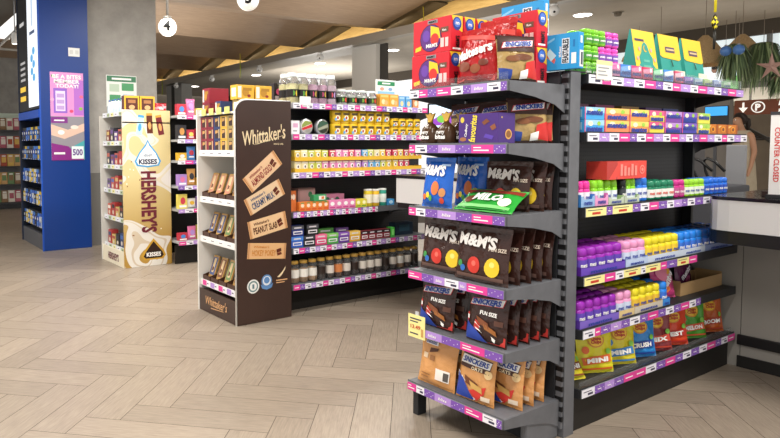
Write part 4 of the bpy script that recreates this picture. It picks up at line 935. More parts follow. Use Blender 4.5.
t_b, t_p = tray(.128, .13, .058, '#3f86d0', '#8fb4dc', 'mentos'), tray(.128, .13, .058, '#d86ab0', '#e49ac8', 'mentos')
t_c = tray(.16, .13, .04, '#a8c88a', '#b8c4b0', 'mentos')
t_b.put('pale blue open tray in front of the pink bottles', None, 3.222, 1.972, z, 0); t_p.put('pink open tray holding green bottles next to the blue tray', None, 3.354, 1.972, z, 0)
for i, x in enumerate((3.502, 3.668)): t_c.put('pale green open tray holding bottles, %s after the pink tray' % ORD[i], 'pale green trays', x, 1.972, z, 0)
tallp, tallg, tallk, tallb = gbt('#e0389a', '#e9e4ee', .135, .025, tc=IK), gbt('#86cf2a', '#dfe8ee', .135, .026, tc=IK), gbt('#23282a', '#3a4046', .135, .024), gbt('#2a78d8', '#dfe6f0', .14, .027, tc=IK)
bots('third', z+.0025, 1.945, (3.19, 3.25), tallp, 'pink', 'in the blue tray', 1)
bots('third', z+.0025, 1.945, (3.325, 3.385, 3.455, 3.52), tallg, 'tall green', 'under the red carton', 1)
bots('third', z+.0025, 1.945, (3.62,), tallk, 'black', 'between the green ones', 1)
bots('third', z+.0025, 1.945, (3.669, 3.719), gbt('#86cf2a', '#dfe8ee', .135, .025, tc=IK), 'slim green', 'after the black one', 1)
bots('third', z, 1.945, (3.785, 3.845), tallb, 'tall blue', 'beside the teal ones', 1)
teal_ = gbt('#1f7a5a', '#e6e6e0', .115, .036, txt='mentos', tc=C('#d2402f'))
bots('third', z, 1.95, (3.925, 4.003, 4.081, 4.159), teal_, 'teal', 'with white label', 1)
bots('third', z, 1.95, (4.23, 4.302), gbt('#c22f86', '#b84f8a', .112, .034), 'magenta', 'beside the lime ones', 1)
bots('third', z, 1.95, (4.372, 4.44, 4.508, 4.576), gbt('#94cf35', '#dfe8d8', .11, .032, tc=IK), 'lime', 'beyond the magenta ones', 1)
bots('third', z, 1.95, (4.645, 4.713, 4.781, 4.849, 4.917), gbt('#2a6fd8', '#2b52b8', .108, .032), 'royal blue', 'nearest the counter'.replace('nearest', 'next to'), 1)
bots('third', z, 2.03, (4.645, 4.713, 4.781, 4.849, 4.917), gbt('#2a6fd8', '#2b52b8', .108, .032), 'royal blue', 'in the second row', 1)
bots('third', z, 2.03, (3.925, 4.003, 4.081, 4.159), teal_, 'teal', 'in the second row', 1)
rc = carton('gum_carton', 'carton', .42, .12, .1, C('#dd4a40'), {'F': [('r', -.5, -.5, -.25, .5, C('#b53a34'), 1), ('q', [(-.46, -.5), (-.3, -.5), (-.05, .5), (-.2, .5)], C('#dd4a40'), 2), ('e', .38, 0, .07, .26, C('#e98a80'), 2), ('e', .38, 0, .05, .19, C('#dd4a40'), 3), ('e', .38, 0, .03, .1, C('#e98a80'), 4)] + [('r', -.18+.09*k, -.32, -.12+.09*k, .34-.1*(k % 3), C('#e98a80'), 3) for k in range(5)], 'T': [('r', -.4, -.3, .4, .3, C('#c9423a'))]}, c=.002)
rc.put('long red carton lying on top of the green gum bottles', None, 3.60, 1.96, z+.1395, 0)
carton('gum_carton', 'carton', .16, .1, .16, C('#2f4f3a'), {'F': [('r', -.3, -.2, .3, .3, C('#3f7a52'))]}).put('dark green carton standing behind the red carton', None, 3.98, 2.15, z, 0)
# fourth and fifth shelves: chewing gum bottles in card trays, three rows deep
def blist(z, shelf, plan, hh, y0):
    for (nm, col, lab, xs, r, tcol, tc2) in plan:
        pr = gbt(col, lab, hh, r, tc=WHITE if nm in ('purple', 'blue', 'navy') else IK)
        x0, x1 = xs[0]-r-.006, xs[-1]+r+.006
        dd = 3*(2*r+.003)+.008
        tray(x1-x0, dd, .04, tcol, tc2, 'mentos', False).put('%s card tray under the %s gum bottles on the %s side rack shelf' % (nm, nm, shelf), 'card trays under gum bottles', (x0+x1)/2, y0+dd/2, z, 0)
        bots(shelf, z+.0035, y0+.005+r, xs, pr, nm, '', 3, 2*r+.0025)
def xs(a, n, s): return [a+s*i for i in range(n)]
blist(SZ[3], 'fourth', [('purple', '#942aac', '#5f42b0', xs(3.215, 5, .087), .040, '#5a2a9a', '#6a4ab8'), ('pink', '#e39ac4', '#c8d4ea', xs(3.66, 3, .08), .037, '#8aa8d8', '#b9cbe8'), ('yellow', '#e0d22a', '#e8c83a', xs(3.905, 5, .08), .037, '#a9b9d8', '#c9d4e6'), ('blue', '#2a80e0', '#3a6fd0', xs(4.31, 4, .08), .037, '#b9c9e0', '#cdd8e8'), ('navy', '#22509a', '#3a5aa8', xs(4.64, 5, .08), .037, '#5a6fa8', '#8a9ac8')], .142, 1.905)
blist(SZ[4], 'fifth', [('purple', '#942aac', '#5f42b0', xs(3.21, 5, .077), .035, '#5a3aa0', '#7a62c0'), ('pink', '#e39ac4', '#c8d4ea', xs(3.60, 2, .08), .037, '#c9b48a', '#d9c08a'), ('yellow', '#e0d22a', '#e0b83a', xs(3.77, 4, .08), .037, '#b9a87a', '#c9c0b0'), ('blue', '#2a80e0', '#3a6fd0', xs(4.10, 1, .08), .037, '#2a70c8', '#3f8ad8')], .14, 1.905)
pr_mp = pouch('sweet_bag', 'bag', .21, .25, .08, F('#c8407f'), [('e', -.1, .15, .28, .2, C('#e88aa8'), 1), ('e', .16, .2, .1, .1, C('#e8b03a')), ('e', -.15, -.25, .2, .1, C('#e8783a')), T('mentos', 0, -.04, .16, .84, C('#f2eef2'), rot=42, bold=.05)], seal=F('#d85a8a'), seed=51, wr=.007)
pr_mm = pouch('sweet_bag', 'bag', .21, .22, .06, F('#5a1f48'), [('e', .1, -.2, .2, .14, C('#8a2f5a'), 1), T('mentos', 0, .08, .15, .8, C('#d9d2dc'), rot=30, bold=.05)], seal=F('#6a2a55'), seed=52, wr=.007)
cb = tray(.60, .17, .085, '#a8875c', '#b08f64', None, False, 'carton_tray'); cb.put('plain brown cardboard tray holding sweet bags', None, 4.71, 2.05, SZ[4], 0)
pr_mp.put('pink sweet bag leaning beside the brown cardboard tray', 'sweet bags by the cardboard tray', 4.265, 1.99, SZ[4], -8, -14)
pr_mm.put('dark magenta sweet bag standing in the brown cardboard tray', 'sweet bags by the cardboard tray', 4.62, 2.04, SZ[4]+.003, 0, -6)
# lowest shelf: lollipop bags
def loli(c, acc, nm, seed, w=.225, h=.27):
    return pouch('lollipop_bag', 'bag', w, h, .048, F(c), [('e', 0, .2, .24, .16, C('#c98a2f'), 1), ('e', 0, .2, .2, .13, C('#e8c23a'), 3), T('Chupa', 0, .235, .065, .3, C('#b8322a'), bold=.04, lv=5, shear=.15), T('Chups', 0, .165, .065, .3, C('#b8322a'), bold=.04, lv=5, shear=.15), ('q', [(-.42, -.16), (.38, -.1), (.42, -.26), (-.38, -.32)], C(acc), 2), T(nm, 0, -.21, .09, .6, WHITE, rot=4, bold=.05, lv=5), ('e', -.3, .0, .1, .08, C(acc), 2), ('e', .34, -.04, .07, .06, C('#7fc04a'), 2), ('r', -.46, -.42, .46, -.38, C(acc), 1)], seal=F(c), seed=seed, wr=.007)
lb_ = [('#d8cf2a', '#d8682a', 'MINI', 'yellow lollipop bag standing upright, closest to the fallen one'.replace('closest to', 'beside'), 3.47, 0), ('#d6c82f', '#3a7fc0', 'MINI', 'yellow lollipop bag with blue corner patches', 3.72, -3), ('#2f86d0', '#28459a', 'CRUSH', 'blue lollipop bag on the lowest side rack shelf', 3.955, 3), ('#8a3a3f', '#c94a3a', 'MIX', 'dark red lollipop bag behind the blue and scarlet ones', 4.16, -4), ('#d8482a', '#b8322a', 'BEST', 'scarlet lollipop bag beside the green one', 4.37, 2), ('#4f9a35', '#d05a3a', 'MELON', 'green lollipop bag on the lowest side rack shelf', 4.63, 0), ('#b85a2a', '#a8402a', 'BOOM', 'orange and red lollipop bag at the counter end', 4.89, -2)]
for i, (c, a, n, lab, x, rz) in enumerate(lb_): loli(c, a, n, 60+i, .235).put(lab, 'lollipop bags on the lowest side rack shelf', x, 1.985, SZ[5], -24, -8)
o = loli('#d2c52a', '#8a4a24', 'MINI', 77, .17, .24).put('yellow lollipop bag slumped against the grey upright', 'lollipop bags on the lowest side rack shelf', 3.255, 1.985, SZ[5], -14, -30)

# ================================================================== goods on the middle rack
def mk(x, y, z, pr, lab, grp, rz=0): pr.put(lab, grp, x, y, z, rz)
jl = [jar('sweet_jar', 'jar', .052, .275, C('#dfe6e8', .3), C(f), C('#1d1b1c'), True, (.2, .46), (.45, C(s1), C(s2)), 3) for f, s1, s2 in (('#d9d49a', '#e0c83a', '#5aa03f'), ('#c79ab8', '#c9a94a', '#b03a6a'), ('#d0b8c8', '#b89ad0', '#c94a5a'))]
nmj = ['yellow', 'pink', 'lilac']
for rw, y in enumerate((4.80, 4.915)):
    for i, x in enumerate((3.285, 3.395, 3.505, 3.615, 3.725)):
        k = (0, 0, 1, 1, 2)[i]
        jl[k].put('tall clear jar of %s sweets, %s from the brown panel, %s row' % (nmj[k], ORD[i], ORD[rw]), 'tall clear sweet jars', x, y, MZ[0], 0)
js = jar('sweet_jar', 'jar', .058, .15, C('#d9e2e0', .3), C('#c8cfc8'), C('#22301f'), True, (.16, .52), (.42, C('#d84a35'), C('#6a9a35')), 2.6)
for rw, y in enumerate((4.80, 4.925)):
    for i, x in enumerate((3.855, 3.98, 4.105, 4.23)): js.put('low clear jar with dark fruit label, %s after the tall jars, %s row' % (ORD[i], ORD[rw]), 'low clear sweet jars', x, y, MZ[0], 0)
for i, x in enumerate((4.385, 4.515)): carton('biscuit_box', 'box', .125, .06, .13, C('#e8a23f'), {'F': [('r', -.4, .25, .4, .42, C('#f0c87a')), ('e', -.12, -.1, .2, .2, C('#f3d9a8')), ('e', .16, -.16, .18, .18, C('#d9b07a'), 3)]}).put('orange biscuit box on the top middle shelf, %s after the low jars' % ORD[i], 'orange biscuit boxes', x, 4.79, MZ[0], 0)
for i, (x, c) in enumerate(((4.63, '#6aa8dc'), (4.725, '#58a0d8'))): carton('biscuit_box', 'box', .085, .05, .12, C(c), {'F': [('e', 0, -.15, .25, .22, C('#e8cf9a')), ('r', -.4, .25, .4, .4, C('#a8d0ee'))]}).put('light blue biscuit box on the top middle shelf, %s after the orange ones' % ORD[i], 'light blue biscuit boxes', x, 4.79, MZ[0], 0)
carton('biscuit_box', 'box', .08, .05, .1, C('#d98a5a'), {'F': [('e', 0, 0, .3, .3, C('#f0dcc0'))]}).put('small brown and cream biscuit box under the end rack corner', None, 4.83, 4.79, MZ[0], 0)
for i, (x, c) in enumerate(((3.27, '#2a2427'), (3.38, '#3a2a30'))): carton('sweet_box', 'box', .1, .08, .2, C(c), {'F': [('e', 0, .1, .3, .15, C('#d85a8a')), ('r', -.4, -.3, .4, -.1, C('#c9c4c8'))]}).put('black and pink box behind the tall jars, %s from the brown panel' % ORD[i], 'black and pink boxes', x, 5.04, MZ[0], 0)
t = thing('notice_board', 'white notice with green heading standing behind the biscuit boxes', 'notice', (4.60, 4.97, MZ[0]+.0012))
nb = MB().box(-.145, .145, 0, .004, .0, .30, C('#e8ecec')); fn = lambda u, v, l: (u, -LIFT*l*1.5, .15+v)
do_prints(nb, fn, .29, .3, [('r', -.42, .3, .42, .44, C('#2f8a5a')), ('r', -.2, .35, .2, .4, WHITE, 2), ('r', -.42, -.2, .42, .1, C('#8fc4e0')), ('e', -.2, .18, .1, .06, C('#d8a08a')), ('e', .2, .18, .1, .06, C('#8aa8c8'))])
part('sheet', nb, t); part('stand', MB().box(-.1, .1, .005, .05, 0, .02, C('#c9cccf')), t)
t = thing('price_card', 'white price card on the lip of the top middle shelf', 'price tag', (3.36, 4.6978, 1.93)); part('card', MB().box(-.06, .06, -.001, .001, -.0, .075, C('#f3f2ee')), t); part('clip', MB().box(-.02, .02, .0015, .004, -.02, .03, C('#c9cccf')), t)
# second: tins and yellow tubs
z = MZ[1]
carton('sweet_box', 'box', .09, .06, .125, C('#eeecef'), {'F': [('r', -.3, .0, .3, .3, C('#d8a8c8')), ('r', -.3, -.3, .2, -.2, GREY)]}).put('white packet beside the brown panel on the second middle shelf', None, 3.295, 4.79, z, 0)
def rtin(c, c2, c3):
    b = MB().lathe([(.068, -.025), (.072, -.02), (.072, .02), (.068, .025)], C('#c9ccd0', .25, .6), 28); b.tf(Matrix.Translation((0, 0, .0725)) @ Matrix.Rotation(R(90), 4, 'X'))
    l = MB().lathe([(.062, .0262), (.063, .0275)], C(c), 28); l.tf(Matrix.Translation((0, 0, .0725)) @ Matrix.Rotation(R(90), 4, 'X'))
    fn = lambda u, v, l_: (u, -.028-LIFT*l_, .0725+v)
    l.pr_poly(fn, [(-.058, -.01), (.058, .03), (.05, .045), (-.02, .055), (-.055, .02)], C(c2)); l.pr_poly(fn, [(-.058, -.015), (.058, .025), (.06, -.005), (-.05, -.035)], C(c3)); 
    return Proto('round_tin', 'tin', [('tin_body', b.mesh('tin_body')), ('tin_lid', l.mesh('tin_lid'))])
rtin('#e8e4dc', '#8a9a4a', '#c92f35').put('round tin with red band standing on edge', None, 3.425, 4.79, z, 0)
rtin('#5a5f52', '#3a5a48', '#9a9f8a').put('round grey green tin standing on edge', None, 3.61, 4.79, z, 0)
def tub(w, h):
    b = MB().lathe([(w*.46, 0), (w*.5, .004), (w*.5, h*.8), (w*.47, h*.84)], C('#e3bb22', .35), 16, sq=4, sy=.8)
    c = MB().lathe([(w*.46, h*.84), (w*.47, h*.86), (w*.47, h*.97), (w*.44, h)], C('#c9a01f', .35), 16, sq=4, sy=.8)
    l = MB(); fn = lambda u, v, q: (u, -w*.4-.001-LIFT*q, h*.4+v)
    l.pr_rect(fn, -w*.36, h*.12, w*.36, h*.3, C('#5a4a2a'), 1); l.pr_ell(fn, 0, -h*.1, w*.26, h*.2, C('#f0ead8'), 2); l.pr_ell(fn, 0, -h*.1, w*.12, h*.12, C('#a83a2a'), 3); l.pr_ell(fn, -w*.25, -h*.22, w*.14, h*.12, C('#6aa8d8'), 4)
    return Proto('sweet_tub', 'tub', [('tub_body', b.mesh('tub_body')), ('tub_lid', c.mesh('tub_lid')), ('front_label', l.mesh('front_label'))])
tb, tb2 = tub(.1, .122), tub(.098, .085)
for k in range(2):
    for i, x in enumerate((3.77, 3.875, 3.98, 4.085, 4.19, 4.295, 4.40)): tb.put('yellow sweet tub, %s layer, %s after the round tins' % (('lower', 'upper')[k], ORD[i]), 'yellow sweet tubs', x, 4.78, z+k*.1235, 0)
    for i, x in enumerate((4.52, 4.625, 4.73, 4.835)): tb2.put('short yellow sweet tub, %s layer, %s after the tall tubs' % (('lower', 'upper')[k], ORD[i]), 'short yellow sweet tubs', x, 4.78, z+k*.0865, 0)
# third: small boxes in yellow trays, two tiers
z = MZ[2]
pc = {'cream': '#e8dca8', 'yellow green': '#c8cf5a', 'pink': '#e58fc0', 'violet': '#b88ad0', 'blue': '#6aaee0', 'gold': '#e0c24a', 'crimson': '#c83a5a'}
def mini(c, w=.074, h=.1, d=.06): return carton('sweet_packet', 'packet', w, d, h, C(pc[c]), {'F': [('e', 0, .02, .26, .22, WHITE), ('e', .04, 0, .12, .12, C('#5a4a3a'), 3), ('r', -.4, .3, .4, .42, C('#f4eedc')), ('r', -.3, -.42, .3, -.32, C('#b84a6a'))]})
MP = {c: mini(c) for c in pc}
ytr = tray(.4, .1, .035, '#e0b02f', '#e6b83a', None, False)
for i in range(4): ytr.put('yellow card tray, lower tier of third middle shelf, %s from the brown panel' % ORD[i], 'yellow card trays', 3.46+.404*i, 4.77, z, 0)
low = ['cream', 'cream', 'yellow green', 'yellow green', 'pink', 'pink', 'pink', 'pink', 'pink', 'violet', 'violet', 'blue', 'blue', 'yellow green', 'gold', 'gold', 'crimson', 'crimson']
cnt = {}
for i, c in enumerate(low):
    k = i//4 if i < 16 else 3; 
    x = 3.268+.0815*i + (.0 if i < 4 else .0)
    j = i % 5
    x = 3.46+.404*(i//5) - .157 + .0785*j
    if x > 4.83: continue
    MP[c].put('%s packet, lower tier of the third middle shelf, %s from the brown panel' % (c, ORD[i]), 'packets in yellow trays', x, 4.765, z+.0035, 0)
utr = tray(.4, .09, .035, '#e0b02f', '#e6b83a', None, False)
up = [['gold', 'cream', 'yellow green', 'gold', 'yellow green'], ['crimson', 'pink', 'pink', 'crimson', 'pink'], ['blue', 'yellow green', 'cream', 'gold', 'crimson'], ['crimson', 'gold', 'crimson', 'gold', 'crimson']]
MPs = {c: mini(c, .073, .095, .05) for c in pc}
for i, row_ in enumerate(up):
    utr.put('yellow card tray, upper tier of third middle shelf, %s from the brown panel' % ORD[i], 'yellow card trays', 3.46+.404*i, 4.765, z+.106, 0)
    for j, c in enumerate(row_):
        if 3.46+.404*i-.157+.0785*j > 4.83: continue
        MPs[c].put('%s packet, upper tier, third middle shelf, %s tray, %s inside it' % (c, ORD[i], ORD[j]), 'packets in yellow trays', 3.46+.404*i-.157+.0785*j, 4.765, z+.1095, 0, -4 if j % 2 else 0)
# fourth: tissues, tubs and small boxes
z = MZ[3]
ob = carton('sweet_packet', 'packet', .066, .06, .085, C('#e8843a'), {'F': [('e', 0, .1, .3, .2, C('#f2d8c0')), ('r', -.4, -.4, .4, -.2, C('#d85a2f')), ('r', -.3, .34, .3, .44, C('#4f9a5a'))]})
for i, x in enumerate((3.36, 3.428, 3.496, 3.564, 3.632)): ob.put('orange packet on the fourth middle shelf, %s from the brown panel' % ORD[i], 'orange packets', x, 4.775, z, 0)
pk2 = carton('sweet_packet', 'packet', .08, .06, .085, C('#e58ab8'), {'F': [('e', 0, .1, .3, .22, WHITE), ('r', -.4, -.4, .4, -.25, C('#c94a8a'))]})
for i, x in enumerate((3.71, 3.792, 3.874, 3.956)): pk2.put('pink packet on the fourth middle shelf, %s after the orange ones' % ORD[i], 'pink packets', x, 4.775, z, 0)
yk = carton('sweet_packet', 'packet', .07, .06, .08, C('#dccf3f'), {'F': [('e', 0, .1, .3, .22, C('#f4efc0')), ('r', -.4, -.4, .4, -.25, C('#7aa83a'))]})
for i, x in enumerate((4.034, 4.106)): yk.put('yellow packet on the fourth middle shelf, %s after the pink ones' % ORD[i], 'yellow packets', x, 4.775, z, 0)
def can(c1, c2, h): 
    b = MB().lathe([(.04, 0), (.042, .004), (.042, h*.9), (.04, h*.92)], C(c1), 16); c = MB().lathe([(.0425, h*.9205), (.043, h*.93), (.043, h), (.04, h*1.01)], C('#e9e9e6'), 16)
    l = MB().lathe([(.0428, h*.2), (.0428, h*.7)], C(c2), 16); l.f = l.f[:-2]; l.m = l.m[:-2]; l.sm = l.sm[:-2]
    return Proto('mint_tub', 'tub', [('tub_body', b.mesh('tub_body')), ('tub_lid', c.mesh('tub_lid')), ('label_band', l.mesh('label_band'))])
can('#d9c02f', '#f0ead0', .17).put('white and yellow lidded tub on the fourth middle shelf', 'lidded tubs', 4.19, 4.785, z, 0); can('#e0b52f', '#f3efe2', .165).put('yellow lidded tub with cream band beside the teal one', 'lidded tubs', 4.285, 4.785, z, 0); can('#2f9a86', '#e6eee8', .17).put('teal lidded tub with pale band on the fourth middle shelf', 'lidded tubs', 4.38, 4.785, z, 0)
carton('sweet_packet', 'packet', .09, .05, .06, C('#3f9ad8'), {'F': [('e', 0, 0, .3, .3, C('#bfe0f2'))]}).put('small blue packet at the end of the fourth middle shelf', None, 4.47, 4.775, z, 0)
carton('sweet_box', 'box', .2, .1, .2, C('#b08a86'), {'F': [('r', -.4, -.1, .4, .4, C('#c49a98')), ('e', .2, .2, .12, .14, C('#3f7a55'))]}).put('tall brown pink box behind the orange packets', None, 3.52, 4.95, z, 0)
carton('sweet_box', 'box', .3, .1, .13, C('#d88aa8'), {'F': [('e', -.2, 0, .1, .3, C('#3f6a55')), ('e', .2, 0, .1, .3, C('#3f6a55')), ('r', -.05, -.2, .05, .2, WHITE)]}).put('long pink box behind the pink packets', None, 3.83, 4.95, z, 0)
carton('sweet_box', 'box', .15, .06, .06, C('#3f9a62'), {'F': [('r', -.1, -.3, .4, .3, C('#e8e4dc')), ('r', .1, -.2, .3, .2, C('#e07a3a'), 2)]}).put('green and white packet lying on the orange packets', None, 3.56, 4.77, z+.0865, 0)
for i, x in enumerate((3.275, )): carton('sweet_box', 'box', .09, .08, .19, C('#d8743a'), {'F': [('e', -.2, .2, .2, .14, C('#f0d8c0')), ('e', .2, .2, .2, .14, C('#f0d8c0'))]}).put('tall orange box beside the brown panel on the fourth middle shelf', None, x, 4.83, z, 0)
# fifth: wafer packs
z = MZ[4]
def waf(c, c2, nm='wafer_packet', w=.135, h=.1): return carton(nm, 'packet', w, .07, h, C(c), {'F': [('r', -.5, .15, .5, .5, C(c2)), ('r', -.38, -.32, .38, .0, C('#e9e6ea'), 2), ('r', -.3, -.24, .3, -.1, C(c), 3), ('r', -.3, .24, .3, .36, C('#dcd8de'), 2)]})
for (x, c, c2, nm) in ((3.305, '#2f5fc0', '#4f86d8', 'blue'), (3.443, '#26272b', '#3a3c42', 'black'), (3.581, '#d84a7a', '#e87a9a', 'pink'), (3.719, '#4fa84a', '#8ac86a', 'green'), (3.857, '#6a3a9a', '#8a5ab8', 'purple'), (3.995, '#dca83a', '#e8c46a', 'amber')): waf(c, c2).put('%s wafer packet on the fifth middle shelf' % nm, 'wafer packets', x, 4.785, z, 0)
mixed = waf('#8a2f3a', '#2a2528', w=.095, h=.09)
for i, x in enumerate((4.12, 4.218, 4.316, 4.414)): mixed.put('dark red packet on the fifth middle shelf, %s after the amber one' % ORD[i], 'dark red packets', x, 4.785, z, 0)
carton('wafer_packet', 'packet', .05, .07, .1, C('#4fc04a'), {'F': [('r', -.3, -.3, .3, .3, C('#8ae07a'))]}).put('bright green packet after the dark red packets', None, 4.5, 4.785, z, 0)
carton('wafer_packet', 'packet', .25, .1, .13, C('#2a3a4a'), {'F': [('r', -.3, -.2, .3, .3, C('#3a5a6a'))]}).put('dark blue box at the far end of the fifth middle shelf', None, 4.72, 4.86, z, 0)
for (x, c, nm) in ((3.31, '#1f2f7a', 'navy'), (3.48, '#1d1e20', 'black')): waf(c, '#55565c').put('%s wafer packet lying on the wafer row' % nm, 'wafer packets', x, 4.785, z+.102, 0)
waf('#3a7a3a', '#5a9a4a', w=.2, h=.13).put('dark green box standing behind the wafer row', None, 3.74, 4.93, z, 0); waf('#5a3a7a', '#7a5a9a', w=.16, h=.12).put('violet box standing behind the wafer row', None, 3.95, 4.93, z, 0)
# lowest: brown sweet jars
z = MZ[5]
jb = [jar('biscuit_jar', 'jar', .046, .205, C('#c39a4a', .3), C(f), C(l), True, (.25, .62)) for f, l in (('#a8835a', '#e6e2da'), ('#3a231b', '#d8d0c6'), ('#2f1f1a', '#30241f'), ('#5a3a26', '#cf7f4a'))]
sel = [0, 0, 0, 2, 1, 3, 1, 2, 1, 1, 1, 2, 1, 0, 1, 2]
for i, k in enumerate(sel): jb[k].put('gold lidded jar on the lowest middle shelf, %s from the brown panel' % ORD[i], 'gold lidded jars', 3.295+.103*i, 4.79, z, 0)

# ================================================================== goods on the chocolate stand
WX = 2.712
cols5 = [(5.365, '#8a2437', 'wine red', 0), (5.235, '#8a2437', 'wine red', 1), (5.105, '#2b3b6a', 'navy', 0), (4.975, '#d8ab3f', 'gold', 0), (4.845, '#a8935a', 'olive', 0)]
for (y, c, nm, k) in cols5:
    p_ = carton('chocolate_box', 'box', .124, .09, .104, C(c), {'F': [('r', -.25, -.38, .25, .38, C('#3a2320'), 2), ('q', [(-.2, .0), (.2, .1), (.2, .3), (-.2, .3)], C('#c99a5a'), 3), ('r', .3, -.4, .42, .4, C('#d9c49a'), 2)]})
    for q in range(3): p_.put('%s%s chocolate box in the brown stand, %s one of its column' % ('second ' if k else '', nm, ('lowest', 'middle', 'topmost')[q]), 'chocolate boxes in the brown stand', WX, y, WZ[0]+q*.1055, E_)
def gbox(c, w, h, d): return carton('chocolate_box', 'box', w, d, h, C(c), {'F': [('e', .0, .0, .2, .3, C('#b8862f')), ('r', -.45, -.4, -.25, .4, C('#e9e4da')) , ('r', -.15, .1, .35, .3, C('#a87a2a'), 3), ('e', .2, -.25, .1, .1, C('#8a2a2a'), 3)], 'L': [('r', -.3, -.3, .3, .3, C('#eceae4'))]})
zt = 1.859
gbox('#a8935a', .26, .105, .12).put('olive gold chocolate box lying on the brown stand, lower tier', 'boxes on top of the brown stand', 2.86, 4.86, zt, 0)
gbox('#d6a93a', .16, .1, .12).put('gold chocolate box in the lower tier next to the olive box', 'boxes on top of the brown stand', 3.08, 4.86, zt, 0)
gbox('#dcae3c', .17, .125, .12).put('gold chocolate box on the upper tier beside the wine red box', 'boxes on top of the brown stand', 2.80, 4.87, zt+.1065, 0)
gbox('#dcae3c', .17, .125, .12).put('gold chocolate box on the upper tier above the brown panel', 'boxes on top of the brown stand', 2.985, 4.87, zt+.1065, 0)
gbox('#8a2033', .14, .14, .2).put('wine red chocolate box with white end, upper tier of the stand top', 'boxes on top of the brown stand', 2.75, 5.28, zt+.09, E_)
gbox('#7a2233', .15, .088, .2).put('wine red chocolate box underneath another on the stand top', 'boxes on top of the brown stand', 2.75, 5.28, zt, E_)
gbox('#2b3b6a', .11, .1, .12).put('navy chocolate box on the brown stand beside the wine red boxes', 'boxes on top of the brown stand', 2.73, 5.08, zt, E_)
def slab(lab):
    return carton('chocolate_bar', 'chocolate bar', .105, .018, .235, C('#c49b5c', .35), {'F': [('r', -.42, -.3, .42, .42, C(lab), 1), ('r', -.2, -.2, .2, .38, C('#e2c89a'), 2), ('q', [(-.15, -.15), (.15, -.1), (.15, .0), (-.15, .05)], C('#6a3a2a'), 3)]})
trW = MB().box(-.07, .07, -.06, .06, 0, .002, C('#4a3024')).box(-.07, .07, -.062, -.06, 0, .05, C('#4a3024')).prism([(-.06, .002), (.06, .002), (.06, .08), (-.06, .05)], 'x', -.07, -.068, C('#4a3024')).prism([(-.06, .002), (.06, .002), (.06, .08), (-.06, .05)], 'x', .068, .07, C('#4a3024'))
trW = Proto('display_tray', 'display tray', [(None, trW.mesh('display_tray'))])
slb = {'rose': slab('#c98a72'), 'navy': slab('#4a5f94'), 'green': slab('#6f8a55'), 'brown': slab('#7a4a34')}
for si, (zz, set_) in enumerate(zip(WZ[1:], (('rose', 'rose', 'rose', 'brown'), ('navy', 'navy', 'green', 'brown'), ('navy', 'brown', 'green', 'brown')))):
    for i, (y, k) in enumerate(zip((5.345, 5.185, 5.025, 4.865), set_)):
        trW.put('brown card tray, %s shelf of the brown stand, %s from its white side' % (ORD[si+1], ORD[i]), 'brown trays in the stand', 2.729, y, zz, E_)
        slb[k].put('gold chocolate bar with %s label leaning in tray, %s shelf of the brown stand, %s from its open side' % (k, ORD[si+1], ORD[i]) if False else '%s label chocolate bar leaning on the %s brown stand shelf, %s from its white side' % (k, ORD[si+1], ORD[i]), 'chocolate bars in the stand', 2.714, y, zz+.003, E_, -20)

# ================================================================== goods on the cream stand and the rear rack
HX = 2.80
bb = carton('chocolate_box', 'box', .2, .1, .21, C('#5a2f26'), {'F': [('r', -.5, .36, .5, .5, C('#dfb03a')), ('r', -.5, -.5, -.4, .5, C('#dfb03a')), ('r', .4, -.5, .5, .5, C('#dfb03a')), ('e', 0, -.2, .2, .14, C('#d9a878')), ('r', -.25, .05, .25, .25, C('#a8744a'), 2)], 'T': [('r', -.4, -.4, .4, .4, C('#4a2a22'))]})
bb.put('brown and yellow box standing on the cream stand, beside the bottles', 'brown and yellow boxes', 2.885, 7.90, HZ[0], 0); bb.put('brown and yellow box standing on the cream stand, beside the red pack', 'brown and yellow boxes', 3.095, 7.90, HZ[0], 0)
bb.put('brown and yellow box standing behind two others on the cream stand', 'brown and yellow boxes', 3.0, 8.03, HZ[0], 0)
pouch('chocolate_bag', 'bag', .17, .13, .07, F('#cf2f3a'), [('q', [(-.5, .1), (.5, .25), (.5, .0), (-.5, -.15)], C('#e6a0a8')), T('KitKat', 0, -.05, .2, .4, WHITE, shear=.2, bold=.03)], seal=F('#b8242f'), seed=91).put('red pack lying at the edge of the cream stand top', None, 3.30, 7.92, HZ[0], 0)
bot = MB().lathe([(.025, 0), (.03, .01), (.03, .1), (.012, .14), (.012, .17)], C('#c8d8e6', .2), 12); bcap = MB().lathe([(.014, .1705), (.014, .19)], C('#3f5fa8'), 10)
botp = Proto('small_bottle', 'bottle', [('bottle_body', bot.mesh('bottle_body')), ('cap', bcap.mesh('cap'))])
for i, y in enumerate((8.50, 8.38, 8.26, 8.14, 8.02)): botp.put('small pale bottle on top of the cream stand, %s from the concrete column' % ORD[i], 'small bottles on the cream stand', 2.812, y, HZ[0], 0)
hc = ['#7a3a2a', '#2f3f6a', '#a83a3a', '#3a3a42', '#4a6aa8', '#c9b06a', '#6a4a8a', '#e0dcd2', '#2f2a28', '#b85a4a']
k = 0
for si, zz in enumerate(HZ[1:]):
    for i, y in enumerate((8.50, 8.34, 8.18, 8.02)):
        c = hc[(k*3+si) % 10]; k += 1
        h = .14 + .05*((k*7) % 3)/2
        carton('snack_box', 'box', .13, .1, h, C(c), {'F': [('r', -.4, .1, .4, .35, C(hc[(k+4) % 10])), ('e', 0, -.2, .25, .16, C('#d9cdb8'))]}).put('small box on the %s shelf of the cream stand, %s from the concrete column' % (ORD[si+1], ORD[i]), 'small boxes in the cream stand', HX+.03, y, zz, E_)
t = thing('notice_poster', 'white poster with green blocks on the concrete column', 'poster', (3.49, 9.948, 2.46))
npz = MB().box(-.25, .25, -.004, 0, -.26, .24, C('#e4e7e3')); fn = lambda u, v, l: (u, -.004-LIFT*l*2, v)
